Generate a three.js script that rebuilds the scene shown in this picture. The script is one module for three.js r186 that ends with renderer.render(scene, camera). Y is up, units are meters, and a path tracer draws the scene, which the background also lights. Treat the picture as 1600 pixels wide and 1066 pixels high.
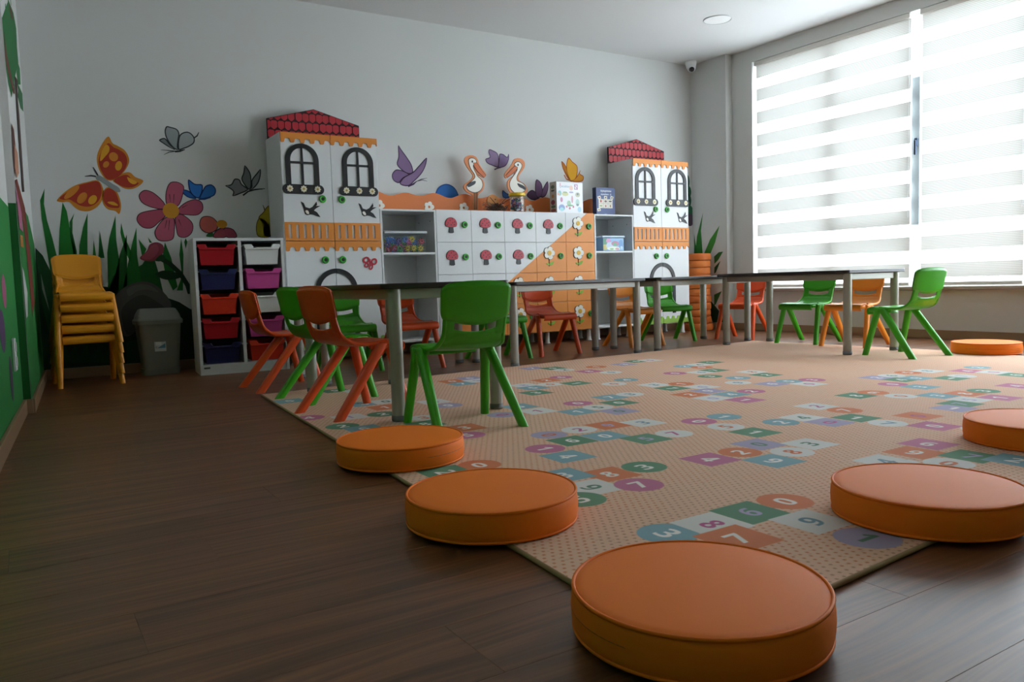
import * as THREE from 'three';
import { mergeGeometries, toCreasedNormals } from 'three/addons/utils/BufferGeometryUtils.js';
import { RoundedBoxGeometry } from 'three/addons/geometries/RoundedBoxGeometry.js';
import { RectAreaLightUniformsLib } from 'three/addons/lights/RectAreaLightUniformsLib.js';
import { ImprovedNoise } from 'three/addons/math/ImprovedNoise.js';

// ---------- camera, sky, daylight, exposure ----------
const scene = new THREE.Scene();
const camera = new THREE.PerspectiveCamera(47.03, 1600 / 1066, 0.05, 60);
camera.position.set(0, 0.6, 0);
{
  const yaw = 0.563051874, pitch = 0.075833031, roll = -0.0308858026;
  const fwd = new THREE.Vector3(Math.sin(yaw) * Math.cos(pitch), -Math.sin(pitch), -Math.cos(yaw) * Math.cos(pitch));
  const right = new THREE.Vector3(Math.cos(yaw), 0, Math.sin(yaw));
  const up = new THREE.Vector3().crossVectors(right, fwd);
  const r = right.clone().multiplyScalar(Math.cos(roll)).addScaledVector(up, Math.sin(roll));
  const u = up.clone().multiplyScalar(Math.cos(roll)).addScaledVector(right, -Math.sin(roll));
  camera.quaternion.setFromRotationMatrix(new THREE.Matrix4().makeBasis(r, u, fwd.clone().negate()));
}
const renderer = new THREE.WebGLRenderer({ antialias: true });
renderer.toneMapping = THREE.LinearToneMapping;
renderer.toneMappingExposure = 1.1;
renderer.shadowMap.enabled = true;
scene.background = new THREE.Color(0.80, 0.91, 1.0);          // bright overcast sky behind the blinds
scene.backgroundIntensity = 6.8;
RectAreaLightUniformsLib.init();
{ // daylight standing outside the glass of the window wall
  const day = new THREE.RectAreaLight(new THREE.Color(0.80, 0.91, 1.0), 6.8, 5.3, 2.5);
  day.name = 'daylight';
  day.position.set(7.35, 1.65, -3.05);
  day.lookAt(0, 1.65, -3.05);
  scene.add(day);
}

// ---------- helpers ----------
let seed = 7;
const rnd = () => { seed = (seed * 1664525 + 1013904223) >>> 0; return seed / 4294967296; };
const noise = new ImprovedNoise();
const taken = {};
const numbered = (n) => { const k = taken[n] ?? 0; taken[n] = k + 1; return k ? n + '_' + String(k).padStart(3, '0') : n; };
const V = (x, y, z) => new THREE.Vector3(x, y, z);
const shadows = (o) => { o.castShadow = true; o.receiveShadow = true; return o; };
function thing(name, label, category, [x, y, z] = [0, 0, 0], turn = 0, group) {
  const o = new THREE.Group(); o.name = numbered(name); scene.add(o);
  o.position.set(x, y, z); o.rotation.y = turn; o.userData = { label, category };
  if (group) o.userData.group = group;
  return o;
}
function part(parent, name, geo, mat, label) {
  const m = shadows(new THREE.Mesh(geo, mat)); m.name = name; parent.add(m);
  if (label) m.userData.label = label;
  return m;
}
function solo(name, label, category, geo, mat, pos = [0, 0, 0], turn = 0, group) {
  const m = shadows(new THREE.Mesh(geo, mat)); m.name = numbered(name); scene.add(m);
  m.position.set(...pos); m.rotation.y = turn; m.userData = { label, category };
  if (group) m.userData.group = group;
  return m;
}
function struct(name, geo, mat, label) {
  const m = geo ? shadows(new THREE.Mesh(geo, mat)) : new THREE.Group();
  m.name = name; m.userData.kind = 'structure'; m.userData.label = label; scene.add(m);
  return m;
}
function copyOf(o, label, pos, turn) {
  const c = o.clone(); c.name = numbered(o.name.replace(/_\d{3}$/, '')); scene.add(c);
  c.userData = { ...o.userData, label }; c.position.set(...pos); if (turn !== undefined) c.rotation.y = turn;
  return c;
}
const plain = (g) => { const n = g.index ? g.toNonIndexed() : g; for (const k of Object.keys(n.attributes)) if (!['position', 'normal', 'uv'].includes(k)) n.deleteAttribute(k); return n; };
const merge = (list) => mergeGeometries(list.map(plain));
const box = (w, h, d, x = 0, y = 0, z = 0) => new THREE.BoxGeometry(w, h, d).translate(x, y, z);
const span = (x0, x1, y0, y1, z0, z1) => box(x1 - x0, y1 - y0, z1 - z0, (x0 + x1) / 2, (y0 + y1) / 2, (z0 + z1) / 2);
const rbox = (w, h, d, r, x = 0, y = 0, z = 0, seg = 2) => new RoundedBoxGeometry(w, h, d, seg, r).translate(x, y, z);
const cyl = (r0, r1, h, x = 0, y = 0, z = 0, n = 24) => new THREE.CylinderGeometry(r1, r0, h, n).translate(x, y + h / 2, z);
const poly = (pts) => { const s = new THREE.Shape(); pts.forEach(([x, y], i) => (i ? s.lineTo(x, y) : s.moveTo(x, y))); s.closePath(); return s; };
function smooth(pts, n = 4) { // closed Catmull-Rom through the points
  return new THREE.CatmullRomCurve3(pts.map(([x, y]) => V(x, y, 0)), true, 'centripetal').getPoints(pts.length * n).slice(0, -1).map((p) => [p.x, p.y]);
}
function ext(shape, depth, bevel = 0, z = 0, curveSegments = 8) {
  const g = new THREE.ExtrudeGeometry(shape, { depth: Math.max(depth - 2 * bevel, 1e-5), bevelEnabled: bevel > 0, bevelThickness: bevel, bevelSize: bevel, bevelOffset: -bevel, bevelSegments: 2, curveSegments });
  return g.translate(0, 0, z + bevel);
}
const area2 = (p) => p.reduce((a, [x, y], i) => { const [u, v] = p[(i + 1) % p.length]; return a + x * v - u * y; }, 0);
function grow(pts, d) { // offset a closed outline outwards by d
  const s = area2(pts) > 0 ? 1 : -1, n = pts.length;
  return pts.map((p, i) => {
    const a = pts[(i + n - 1) % n], b = pts[(i + 1) % n];
    let dx = b[0] - a[0], dy = b[1] - a[1]; const l = Math.hypot(dx, dy) || 1; dx /= l; dy /= l;
    return [p[0] + s * dy * d, p[1] - s * dx * d];
  });
}
function disc(cx, cy, rx, ry = rx, n = 20) { return Array.from({ length: n }, (_, i) => [cx + rx * Math.cos(i / n * 2 * Math.PI), cy + ry * Math.sin(i / n * 2 * Math.PI)]); }
function clipPoly(pts, a, b, c) { // keep the side a*x + b*y >= c of a convex outline
  const out = [];
  pts.forEach((p, i) => {
    const q = pts[(i + 1) % pts.length], fp = a * p[0] + b * p[1] - c, fq = a * q[0] + b * q[1] - c;
    if (fp >= 0) out.push(p);
    if ((fp > 0 && fq < 0) || (fp < 0 && fq > 0)) { const t = fp / (fp - fq); out.push([p[0] + t * (q[0] - p[0]), p[1] + t * (q[1] - p[1])]); }
  });
  return out;
}
function tube(points, r, seg = 24, rad = 8) { return new THREE.TubeGeometry(new THREE.CatmullRomCurve3(points.map((p) => V(...p))), seg, r, rad, false); }
function rod(a, b, r0, r1 = r0, n = 10) {
  const d = V(...b).sub(V(...a)), g = new THREE.CylinderGeometry(r1, r0, d.length(), n);
  g.applyQuaternion(new THREE.Quaternion().setFromUnitVectors(V(0, 1, 0), d.clone().normalize()));
  return g.translate((a[0] + b[0]) / 2, (a[1] + b[1]) / 2, (a[2] + b[2]) / 2);
}
function ribbon(pts, w) { // a painted stroke: outline of a tapering line through the points
  const L = [], R = [], n = pts.length;
  pts.forEach((p, i) => {
    const a = pts[Math.max(i - 1, 0)], b = pts[Math.min(i + 1, n - 1)]; let dx = b[0] - a[0], dy = b[1] - a[1]; const l = Math.hypot(dx, dy) || 1;
    const k = w * (i === n - 1 ? 0.45 : 1) / 2; dx *= k / l; dy *= k / l; L.push([p[0] - dy, p[1] + dx]); R.unshift([p[0] + dy, p[1] - dx]);
  });
  return L.concat(R);
}

// ---------- materials ----------
const texOf = (w, h, fn, srgb = true) => {
  const d = new Uint8Array(w * h * 4);
  for (let y = 0; y < h; y++) for (let x = 0; x < w; x++) { const c = fn(x, y); const k = (y * w + x) * 4; d[k] = c[0]; d[k + 1] = c[1]; d[k + 2] = c[2]; d[k + 3] = 255; }
  const t = new THREE.DataTexture(d, w, h); t.wrapS = t.wrapT = THREE.RepeatWrapping; t.magFilter = THREE.LinearFilter; t.minFilter = THREE.LinearMipmapLinearFilter; t.generateMipmaps = true;
  if (srgb) t.colorSpace = THREE.SRGBColorSpace; t.needsUpdate = true; return t;
};
const clamp = (v) => Math.max(0, Math.min(255, v));
const M = (color, roughness = 0.6, more = {}) => new THREE.MeshPhysicalMaterial({ color, roughness, side: THREE.DoubleSide, ...more });
const grainTex = texOf(256, 256, (x, y) => { const v = 128 + 60 * noise.noise(x / 9, y / 9, 1) + 50 * noise.noise(x / 3, y / 3, 5); return [clamp(v), clamp(v), clamp(v)]; }, false);
const plasterTex = grainTex.clone(); plasterTex.repeat.set(3, 3); plasterTex.needsUpdate = true;
const wallWhite = M('#d5d6d3', 0.92, { bumpMap: plasterTex, bumpScale: 0.0006 });
const ceilingWhite = M('#dadad8', 0.95, { bumpMap: plasterTex, bumpScale: 0.0004 });
const woodTex = texOf(1024, 1024, (x, y) => {
  const lane = Math.floor(y / 128), v = y + lane * 371;
  const warp = 14 * noise.noise(x / 300, v / 90, lane * 3.1);
  const st = noise.noise(x / 420, (v + warp) / 9, lane * 7.7) * 0.9 + noise.noise(x / 160, (v + warp) / 3.2, lane * 2.3) * 0.6 + noise.noise(x / 700, (v + warp) / 30, lane) * 1.1;
  const tone = 1 + 0.055 * Math.sin(lane * 2.4 + 1) + 0.21 * st + 0.03 * noise.noise(x / 3, v / 1.5, 9);
  return [clamp(117 * tone), clamp(77 * tone), clamp(49 * tone)];
});
const woodFloor = M('#ffffff', 0.38, { specularIntensity: 0.75, map: woodTex, bumpMap: woodTex, bumpScale: 0.0003 });
const baseWood = M('#9a7d5e', 0.5, { bumpMap: woodTex, bumpScale: 0.0004 });
const subfloorM = M('#3a2e25', 0.9);
const whiteBoard = M('#dcdddc', 0.42);
const whiteEdge = M('#e0e2e2', 0.42);
const pvc = M('#f0f1f2', 0.35);
const black = M('#141517', 0.42);
const orangeBoard = M('#e08a2e', 0.5);
const orangeDoor = M('#e8913a', 0.48);
const waveOrange = M('#dd7a3a', 0.55);
const redPaint = M('#c22238', 0.4);
const roofRed = M('#b61f2c', 0.5), roofDark = M('#33080c', 0.7);
const knobGreen = M('#3fae3a', 0.35), knobHole = M('#0d2c12', 0.5);
const petalWhite = M('#f2efe4', 0.55), petalYellow = M('#e4b73a', 0.55), leafGreen = M('#86b62e', 0.55), inkDark = M('#26221d', 0.6);
const petalCream = M('#e9e2c8', 0.55), petalGold = M('#b79b4d', 0.55);
const grassTrim = M('#93bf4c', 0.55);
const metalLeg = M('#a8a69c', 0.38, { metalness: 0.25 });
const footGrey = M('#6d6f70', 0.6);
const tableDark = M('#2b211f', 0.3);
const plasticGreen = M('#3fa911', 0.36), plasticRed = M('#e2521a', 0.32), plasticOrange = M('#f0932b', 0.32), plasticYellow = M('#eb9c1d', 0.34);
const clothTex = grainTex.clone(); clothTex.repeat.set(30, 30); clothTex.needsUpdate = true;
const leather = M('#ff821e', 0.6, { specularIntensity: 0.4, bumpMap: clothTex, bumpScale: 0.0003 }), leatherPipe = M('#f57a1a', 0.6, { specularIntensity: 0.4 });
const paintCache = {};
const paint = (c) => paintCache[c] ??= M(c, 0.8);

// ---------- the room ----------
const H = 2.94, ZB = -6.47, ZF = 2.0, XR = 6.65;
const leftNear = [-0.436, ZF];
{
  const floor = struct('floor', null, null, 'brown wood-look plank floor');
  part(floor, 'subfloor', span(-0.7, 6.95, -0.16, -0.0105, ZB - 0.3, ZF + 0.25), subfloorM);
  const W = 0.2, LEN = 1.4, cache = {};
  const plank = (len, lane) => cache[len.toFixed(2) + '_' + lane] ??= (() => {
    const b = 0.0005, h = 0.01, x0 = 0.0001, x1 = len - 0.0001, z0 = 0.0001, z1 = W - 0.0001, P = [], U = [], I = [];
    const ring = (i, y) => { for (const [x, z] of [[x0 + i, z0 + i], [x1 - i, z0 + i], [x1 - i, z1 - i], [x0 + i, z1 - i]]) { P.push(x, y, z); U.push(x / LEN, (lane + 0.02 + 0.96 * z / W) / 8); } };
    ring(0, -h); ring(0, -b); ring(b, 0);
    for (let r = 0; r < 2; r++) for (let k = 0; k < 4; k++) { const a = r * 4 + k, c = r * 4 + (k + 1) % 4; I.push(a, a + 4, c, c, a + 4, c + 4); }
    I.push(8, 11, 10, 8, 10, 9);
    const g = new THREE.BufferGeometry(); g.setAttribute('position', new THREE.Float32BufferAttribute(P, 3)); g.setAttribute('uv', new THREE.Float32BufferAttribute(U, 2)); g.setIndex(I);
    const f = g.toNonIndexed(); f.computeVertexNormals(); return f;
  })();
  let lane = 0;
  for (let r = 0, z = ZF; z > ZB; r++, z -= W) {
    let x = -0.55 - [0, 0.5, 0.9, 0.25, 1.15, 0.7][r % 6];
    for (; x < XR; x += LEN) {
      const a = Math.max(x, -0.55), b = Math.min(x + LEN, XR + 0.06);
      if (b - a < 0.03) continue;
      lane = (lane + 3 + (rnd() * 3 | 0)) % 8;
      const m = part(floor, 'plank', plank(b - a, lane), woodFloor); m.position.set(a, 0, z - W);
    }
  }
}
struct('ceiling', span(-0.7, 6.95, H, H + 0.2, ZB - 0.3, ZF + 0.25), ceilingWhite, 'plain white ceiling');
struct('wall_back', span(-0.2, 6.95, -0.0, H, ZB - 0.2, ZB), wallWhite, 'white wall with garden mural behind the cabinets');
struct('wall_rear', span(-0.7, 6.95, 0, H, ZF, ZF + 0.2), M('#8d9a86', 0.9), 'plain sage green wall behind the viewer');
const prismXZ = (pts, y0, y1) => new THREE.ExtrudeGeometry(poly(pts.map(([x, z]) => [x, -z])), { depth: y1 - y0, bevelEnabled: false }).rotateX(-Math.PI / 2).translate(0, y0, 0);
const PIL = [[0.143, ZB], [0.040, -4.70]], NEAR = [[0.004, -4.70], leftNear];
struct('wall_left', prismXZ([NEAR[0], NEAR[1], [-0.7, ZF], [-0.7, ZB], [-0.1, ZB], [-0.1, -4.71], [0.004, -4.71]], 0, H), wallWhite, 'white wall painted green below, at the left');
struct('trim_1', prismXZ([PIL[0], PIL[1], [-0.0999, -4.70], [-0.0999, ZB]], 0, H), wallWhite, 'white corner pilaster with painted tree on the left');
// window wall: parapet, lintel, piers and the corner column
const OP = { y0: 0.44, y1: 2.80, z0: -5.69, z1: -0.45 };
struct('wall_right', merge([span(XR, 6.9, 0, OP.y0, ZB, ZF), span(XR, 6.9, OP.y1, H, ZB, ZF), span(XR, 6.9, OP.y0, OP.y1, ZB, OP.z0), span(XR, 6.9, OP.y0, OP.y1, OP.z1, ZF)]), wallWhite, 'white wall with the large window');
struct('trim_2', span(6.553, XR - 0.0005, 0, H, ZB, -5.96), wallWhite, 'white corner column beside the window');
const board = (name, pts, label) => { // skirting along a run of points, 7 cm tall
  const list = [];
  for (let i = 0; i < pts.length - 1; i++) {
    const [a, b] = [pts[i], pts[i + 1]], dx = b[0] - a[0], dz = b[1] - a[1], l = Math.hypot(dx, dz);
    list.push(rbox(l + 0.012, 0.075, 0.016, 0.003, l / 2, 0.0375, 0.008).rotateY(Math.atan2(-dz, dx)).translate(a[0], 0, a[1]));
  }
  struct(name, merge(list), baseWood, label);
};
board('baseboard_left', [leftNear, [0.004, -4.70], [0.040, -4.70], [0.143, ZB]], 'brown wooden skirting along the left wall');
board('baseboard_back', [[0.15, ZB], [6.55, ZB]], 'brown wooden skirting along the back wall');
board('baseboard_right', [[6.553, ZB], [6.553, -5.96], [XR, -5.96], [XR, ZF]], 'brown wooden skirting under the window');

// window: frame, mullions, glass
{
  const win = struct('window_1', null, null, 'wide white-framed window with sheer striped blinds');
  const X = 6.76, fr = (y0, y1, z0, z1, n = 'window_frame') => part(win, n, rbox(0.06, y1 - y0, z1 - z0, 0.006, X + 0.03, (y0 + y1) / 2, (z0 + z1) / 2), pvc);
  fr(OP.y0, OP.y0 + 0.07, OP.z0, OP.z1); fr(OP.y1 - 0.07, OP.y1, OP.z0, OP.z1);
  const posts = [OP.z0 + 0.035, -4.80, -3.985, -3.02, -2.2, -1.32, OP.z1 - 0.035];
  for (const z of posts) fr(OP.y0 + 0.0705, OP.y1 - 0.0705, z - (z < -5.6 || z > -0.5 ? 0.035 : 0.045), z + (z < -5.6 || z > -0.5 ? 0.035 : 0.045), 'mullion');
  for (let i = 0; i < posts.length - 1; i++) {
    const a = posts[i] + 0.0455, b = posts[i + 1] - 0.0455;
    if (i % 2) { fr(2.05, 2.11, a, b, 'transom'); fr(0.95, 1.01, a, b, 'transom'); }
    part(win, 'pane', span(X + 0.025, X + 0.03, OP.y0 + 0.07, OP.y1 - 0.07, a, b), M('#ffffff', 0, { transmission: 1, thickness: 0, ior: 1.45 }));
  }
  part(win, 'sash_stile', rbox(0.03, 1.27, 0.075, 0.005, X - 0.017, 1.625, -3.965), M('#a3adb2', 0.4), 'grey sash stile between the blinds');
  part(win, 'handle', merge([rbox(0.02, 0.075, 0.03, 0.006, X - 0.040, 1.70, -3.955), rbox(0.018, 0.13, 0.02, 0.006, X - 0.056, 1.655, -3.955)]), M('#3c4a5e', 0.4, { metalness: 0.4 }), 'dark blue-grey handle');
  part(win, 'window_sill', rbox(0.16, 0.03, OP.z1 - OP.z0 + 0.08, 0.006, XR + 0.03, OP.y0 - 0.008, (OP.z0 + OP.z1) / 2), M('#d8d4cc', 0.4, { map: texOf(256, 256, (x, y) => { const n = noise.noise(x / 22, y / 60, 3) + 0.5 * noise.noise(x / 7, y / 12, 8); const t = 205 + 40 * n - (n > 0.35 ? 60 : 0); return [clamp(t), clamp(t - 4), clamp(t - 10)]; }) }));
}
// zebra roller blinds: alternating dense and sheer bands
{
  const ribs = texOf(8, 64, (x, y) => { const v = y % 8 < 3 ? 214 : 245; return [v, v - 1, v - 4]; });
  const dense = M('#e9e8e4', 1, { map: ribs, transmission: 0.115, thickness: 0 });
  const sheer = M('#ffffff', 0.9, { transmission: 0.92, thickness: 0 });
  const blind = (z0, z1, y0, label) => {
    const t = thing('roller_blind', label, 'blind', [6.685, 0, (z0 + z1) / 2], 0, 'striped roller blinds over the window'), w = z1 - z0;
    part(t, 'cassette', rbox(0.06, 0.045, w + 0.01, 0.008, -0.005, OP.y1 - 0.025, 0), M('#d9d6cf', 0.5));
    part(t, 'bottom_rail', rbox(0.022, 0.03, w, 0.008, 0, y0 + 0.015, 0), M('#e8e6e0', 0.45));
    const P = 0.234, D = 0.125; let y = OP.y1 - 0.045;
    for (let k = 0; y > y0 + 0.031; k++) {
      const h = Math.min(k % 2 ? P - D : D, y - (y0 + 0.03));
      const g = new THREE.PlaneGeometry(w, h - 0.0004); const uv = g.attributes.uv; for (let i = 0; i < uv.count; i++) uv.setXY(i, uv.getX(i) * w * 4, uv.getY(i) * h / 0.11);
      part(t, k % 2 ? 'sheer_band' : 'dense_band', g.rotateY(-Math.PI / 2).translate(0, y - h / 2, 0), k % 2 ? sheer : dense); y -= h;
    }
    part(t, 'chain', rod([-0.012, OP.y1 - 0.05, w / 2 - 0.012], [-0.012, 1.05, w / 2 - 0.012], 0.0018, 0.0018, 6), pvc);
  };
  blind(-5.66, -3.985, 0.455, 'wide striped roller blind nearest the corner column');
  blind(-3.885, -3.06, 0.455, 'striped roller blind at the right edge of the photo');
  blind(-2.98, -1.36, 1.35, 'half-raised striped roller blind beyond the right edge of the photo');
  blind(-1.28, -0.49, 0.455, 'narrow striped roller blind closest to the viewer');
}
// ceiling panel and camera
{
  const t = thing('ceiling_panel_light', 'flat round white panel set in the ceiling, switched off', 'light', [5.62, H, -5.2]);
  part(t, 'trim_ring', new THREE.TorusGeometry(0.125, 0.004, 8, 40).rotateX(Math.PI / 2).translate(0, -0.003, 0), M('#b9b9b9', 0.5));
  part(t, 'diffuser', cyl(0.118, 0.121, 0.006, 0, -0.006, 0, 40), M('#efefec', 0.6));
  const c = thing('security_camera', 'white dome security camera in the ceiling corner', 'camera', [6.42, H, -6.33]);
  part(c, 'mount', new THREE.LatheGeometry([[0, 0], [0.06, 0], [0.062, -0.015], [0.056, -0.045], [0.05, -0.07], [0, -0.07]].map(([x, y]) => new THREE.Vector2(x, y)), 28), pvc);
  part(c, 'dome', new THREE.SphereGeometry(0.047, 24, 16).translate(-0.006, -0.072, 0.012), pvc);
  part(c, 'lens', new THREE.SphereGeometry(0.03, 20, 14).translate(-0.02, -0.092, 0.03), M('#0c0c0e', 0.15));
}

// ---------- carpet with printed numbers ----------
{
  const X0 = 0.8, X1 = 5.75, Z0 = -4.8, Z1 = -0.8, cw = 2048, ch = Math.round(2048 * (Z1 - Z0) / (X1 - X0));
  const cv = document.createElement('canvas'); cv.width = cw; cv.height = ch; const g = cv.getContext('2d'), k = cw / (X1 - X0);
  const px = (x) => (x - X0) * k, pz = (z) => (z - Z0) * k;
  g.fillStyle = '#e0b698'; g.fillRect(0, 0, cw, ch);
  for (let i = 0; i < 26000; i++) { g.fillStyle = rnd() < 0.5 ? 'rgba(214,170,132,0.35)' : 'rgba(160,116,84,0.25)'; g.fillRect(rnd() * cw, rnd() * ch, 2 + rnd() * 3, 2); }
  const dot = 0.0225 * k; // two rows of dots, offset
  for (let r = 0; r * dot * 0.8 < ch; r++) for (let c = 0; c * dot < cw; c++) {
    const orange = noise.noise(c / 9, r / 18, 4) > 0.02;
    g.fillStyle = orange ? '#c47a52' : '#b3866a'; g.beginPath(); g.arc((c + (r % 2) / 2) * dot, r * dot * 0.8, 0.0039 * k, 0, 7); g.fill();
  }
  const COL = { w: '#d9d7d1', g: '#5c8a6a', o: '#d3794b', b: '#7fa5ae', m: '#c1718f', l: '#a79db8' };
  const INK = { w: '#ece6df', g: '#5b7d68', o: '#cc6f45', b: '#6d8f9c', m: '#b65a86', l: '#b0a6c4' };
  // kind, colour, digit, digit colour, turn (quarter turns), at x z
  const tile = (kind, col, d, ink, turn, [[x, z]]) => {
    const s = 0.142 * k; g.fillStyle = COL[col];
    g.save(); g.translate(px(x), pz(z));
    if (kind === 's') g.fillRect(-s / 2, -s / 2, s, s); else { g.beginPath(); g.arc(0, 0, s / 2, 0, 7); g.fill(); }
    g.rotate(turn * Math.PI / 2); g.fillStyle = INK[ink]; g.font = 'bold ' + Math.round(s * 0.62) + 'px sans-serif'; g.textAlign = 'center'; g.textBaseline = 'middle'; g.fillText(d, 0, s * 0.02);
    g.restore();
  };
  const T = (...a) => tile(...a);
  T('c','b','3','w',1,[[1.232,-1.307]]); T('s','w','8','m',1,[[1.36,-1.292]]); T('s','g','6','l',0,[[1.503,-1.302]]); T('c','o','0','w',0,[[1.646,-1.311]]); T('s','w','9','b',0,[[1.559,-1.165]]); T('s','o','7','w',0,[[1.33,-1.187]]); T('c','l','1','g',1,[[1.553,-1.018]]);
  T('c','g','3','w',0,[[1.62,-1.819]]); T('s','o','8','w',0,[[1.477,-1.816]]); T('s','b','3','w',0,[[1.365,-1.892]]); T('s','w','9','g',1,[[1.345,-1.731]]); T('c','m','7','w',0,[[1.466,-1.67]]); T('c','g','5','w',0,[[1.245,-1.655]]);
  T('c','m','1','w',1,[[1.536,-2.238]]); T('s','b','4','w',1,[[1.526,-2.09]]); T('s','g','6','w',0,[[1.689,-2.286]]); T('s','b','0','w',0,[[1.835,-2.275]]); T('c','l','0','o',1,[[1.688,-2.43]]); T('c','w','2','m',0,[[1.836,-2.437]]); T('s','o','9','l',0,[[1.98,-2.434]]); T('s','w','3','b',0,[[2.121,-2.384]]); T('s','g','5','l',0,[[1.915,-2.137]]); T('c','w','7','m',0,[[2.058,-2.141]]);
  T('s','m','4','w',1,[[1.849,-1.762]]); T('c','o','2','w',0,[[1.997,-1.77]]); T('s','b','9','w',1,[[1.985,-1.622]]); T('c','w','8','o',0,[[2.129,-1.666]]); T('s','l','0','g',0,[[2.141,-1.813]]); T('s','w','3','g',0,[[2.275,-1.707]]);
  T('c','m','0','w',1,[[2.308,-2.257]]); T('c','b','1','w',1,[[2.459,-2.263]]); T('c','w','5','o',0,[[2.3,-2.107]]); T('s','g','1','w',1,[[2.296,-1.962]]); T('c','b','2','w',0,[[2.527,-2.03]]); T('s','w','4','g',0,[[2.672,-2.038]]); T('s','l','0','m',1,[[2.663,-1.907]]); T('s','w','2','m',0,[[2.942,-2.176]]);
  T('c','o','7','w',0,[[2.94,-2.033]]); T('s','g','1','w',1,[[2.818,-1.898]]); T('c','w','7','b',1,[[2.804,-1.754]]); T('s','o','0','m',0,[[3.031,-1.766]]); T('s','m','0','w',0,[[2.875,-1.612]]); T('c','w','5','b',1,[[2.937,-1.471]]); T('s','m','6','w',1,[[2.562,-1.457]]); T('s','o','9','w',1,[[2.41,-1.414]]); T('s','w','4','b',0,[[2.233,-1.403]]); T('c','w','0','o',1,[[2.348,-1.272]]); T('s','g','7','l',1,[[2.489,-1.279]]); T('s','b','2','w',1,[[2.533,-1.169]]);
  T('s','g','8','w',0,[[3.327,-2.241]]); T('c','o','6','w',1,[[3.467,-2.244]]); T('c','w','0','o',0,[[3.456,-2.098]]); T('s','b','3','w',0,[[3.58,-1.995]]); T('s','o','8','w',0,[[3.723,-1.945]]); T('s','w','5','l',0,[[3.561,-1.842]]); T('s','m','1','w',0,[[3.707,-1.784]]); T('s','g','7','l',0,[[3.427,-1.811]]); T('s','l','1','w',1,[[3.299,-1.769]]); T('c','g','3','w',0,[[3.86,-1.931]]);
  T('s','l','2','w',0,[[3.964,-2.547]]); T('c','w','6','g',0,[[4.095,-2.54]]); T('s','g','4','w',0,[[3.973,-2.412]]); T('s','b','9','w',0,[[4.086,-2.394]]); T('c','o','5','w',0,[[4.276,-2.554]]); T('s','w','8','b',0,[[4.414,-2.52]]); T('c','m','0','w',0,[[3.789,-2.344]]); T('s','b','3','w',0,[[3.792,-2.2]]); T('s','g','1','w',1,[[4.195,-2.267]]); T('c','w','7','l',0,[[4.321,-2.274]]); T('s','m','4','w',0,[[4.553,-2.369]]); T('c','b','2','w',0,[[4.748,-2.412]]); T('s','w','0','m',0,[[4.59,-2.243]]); T('s','g','6','w',0,[[4.542,-2.105]]); T('s','m','4','w',0,[[4.129,-1.912]]);
  T('c','m','0','w',0,[[2.232,-2.965]]); T('s','b','7','w',0,[[2.462,-3.007]]); T('c','w','3','b',0,[[2.599,-3.015]]); T('c','w','5','g',0,[[2.228,-2.809]]); T('s','g','0','w',0,[[2.384,-2.846]]); T('s','b','1','w',0,[[2.088,-2.775]]); T('s','l','0','g',0,[[2.231,-2.664]]);
  T('s','w','3','b',0,[[2.922,-3.189]]); T('c','o','1','w',0,[[3.052,-3.115]]); T('s','g','7','w',1,[[2.898,-3.024]]); T('s','w','6','l',0,[[3.045,-2.952]]); T('s','l','9','w',0,[[2.959,-2.828]]); T('s','b','4','w',0,[[2.952,-2.669]]); T('c','m','2','w',0,[[3.098,-2.671]]); T('s','o','2','w',0,[[2.801,-2.798]]); T('s','w','0','l',0,[[2.795,-2.64]]); T('s','m','1','w',1,[[2.864,-2.505]]);
  T('c','b','4','w',0,[[3.453,-3.07]]); T('c','w','9','b',0,[[3.298,-2.933]]); T('s','l','6','w',0,[[3.384,-2.776]]); T('c','b','5','w',0,[[3.528,-2.78]]); T('s','w','0','m',0,[[3.514,-2.642]]); T('c','m','3','w',0,[[3.657,-2.73]]);
  T('s','w','8','l',0,[[2.402,-3.693]]); T('s','o','2','w',0,[[2.618,-3.785]]); T('c','m','6','w',0,[[2.764,-3.836]]); T('c','w','0','o',0,[[2.532,-3.622]]); T('s','g','1','w',1,[[2.662,-3.55]]); T('s','b','5','w',0,[[2.379,-3.567]]); T('s','g','3','w',0,[[2.286,-3.401]]); T('c','w','0','o',0,[[2.796,-3.376]]); T('c','b','4','w',0,[[2.955,-3.46]]);
  T('s','l','7','w',0,[[2.915,-4.377]]); T('s','g','9','w',0,[[3.013,-4.27]]); T('c','w','2','g',0,[[3.008,-4.139]]); T('c','o','1','w',0,[[3.259,-4.119]]); T('s','m','8','w',0,[[3.071,-3.955]]); T('c','w','0','b',0,[[3.133,-3.81]]); T('s','l','3','w',0,[[3.487,-4.1]]); T('s','g','6','w',0,[[3.669,-4.185]]); T('s','w','5','m',0,[[3.779,-4.161]]);
  T('c','b','2','w',0,[[3.668,-3.714]]); T('s','w','4','g',0,[[3.8,-3.709]]); T('s','g','1','w',0,[[3.954,-3.758]]); T('c','o','9','w',0,[[3.703,-3.589]]); T('c','m','0','w',0,[[3.365,-3.484]]); T('s','w','6','b',0,[[3.506,-3.407]]); T('s','g','7','w',0,[[3.634,-3.421]]); T('c','g','3','w',0,[[3.4,-3.233]]); T('s','w','8','o',0,[[3.723,-3.201]]); T('s','g','2','w',0,[[3.665,-3.048]]);
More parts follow.
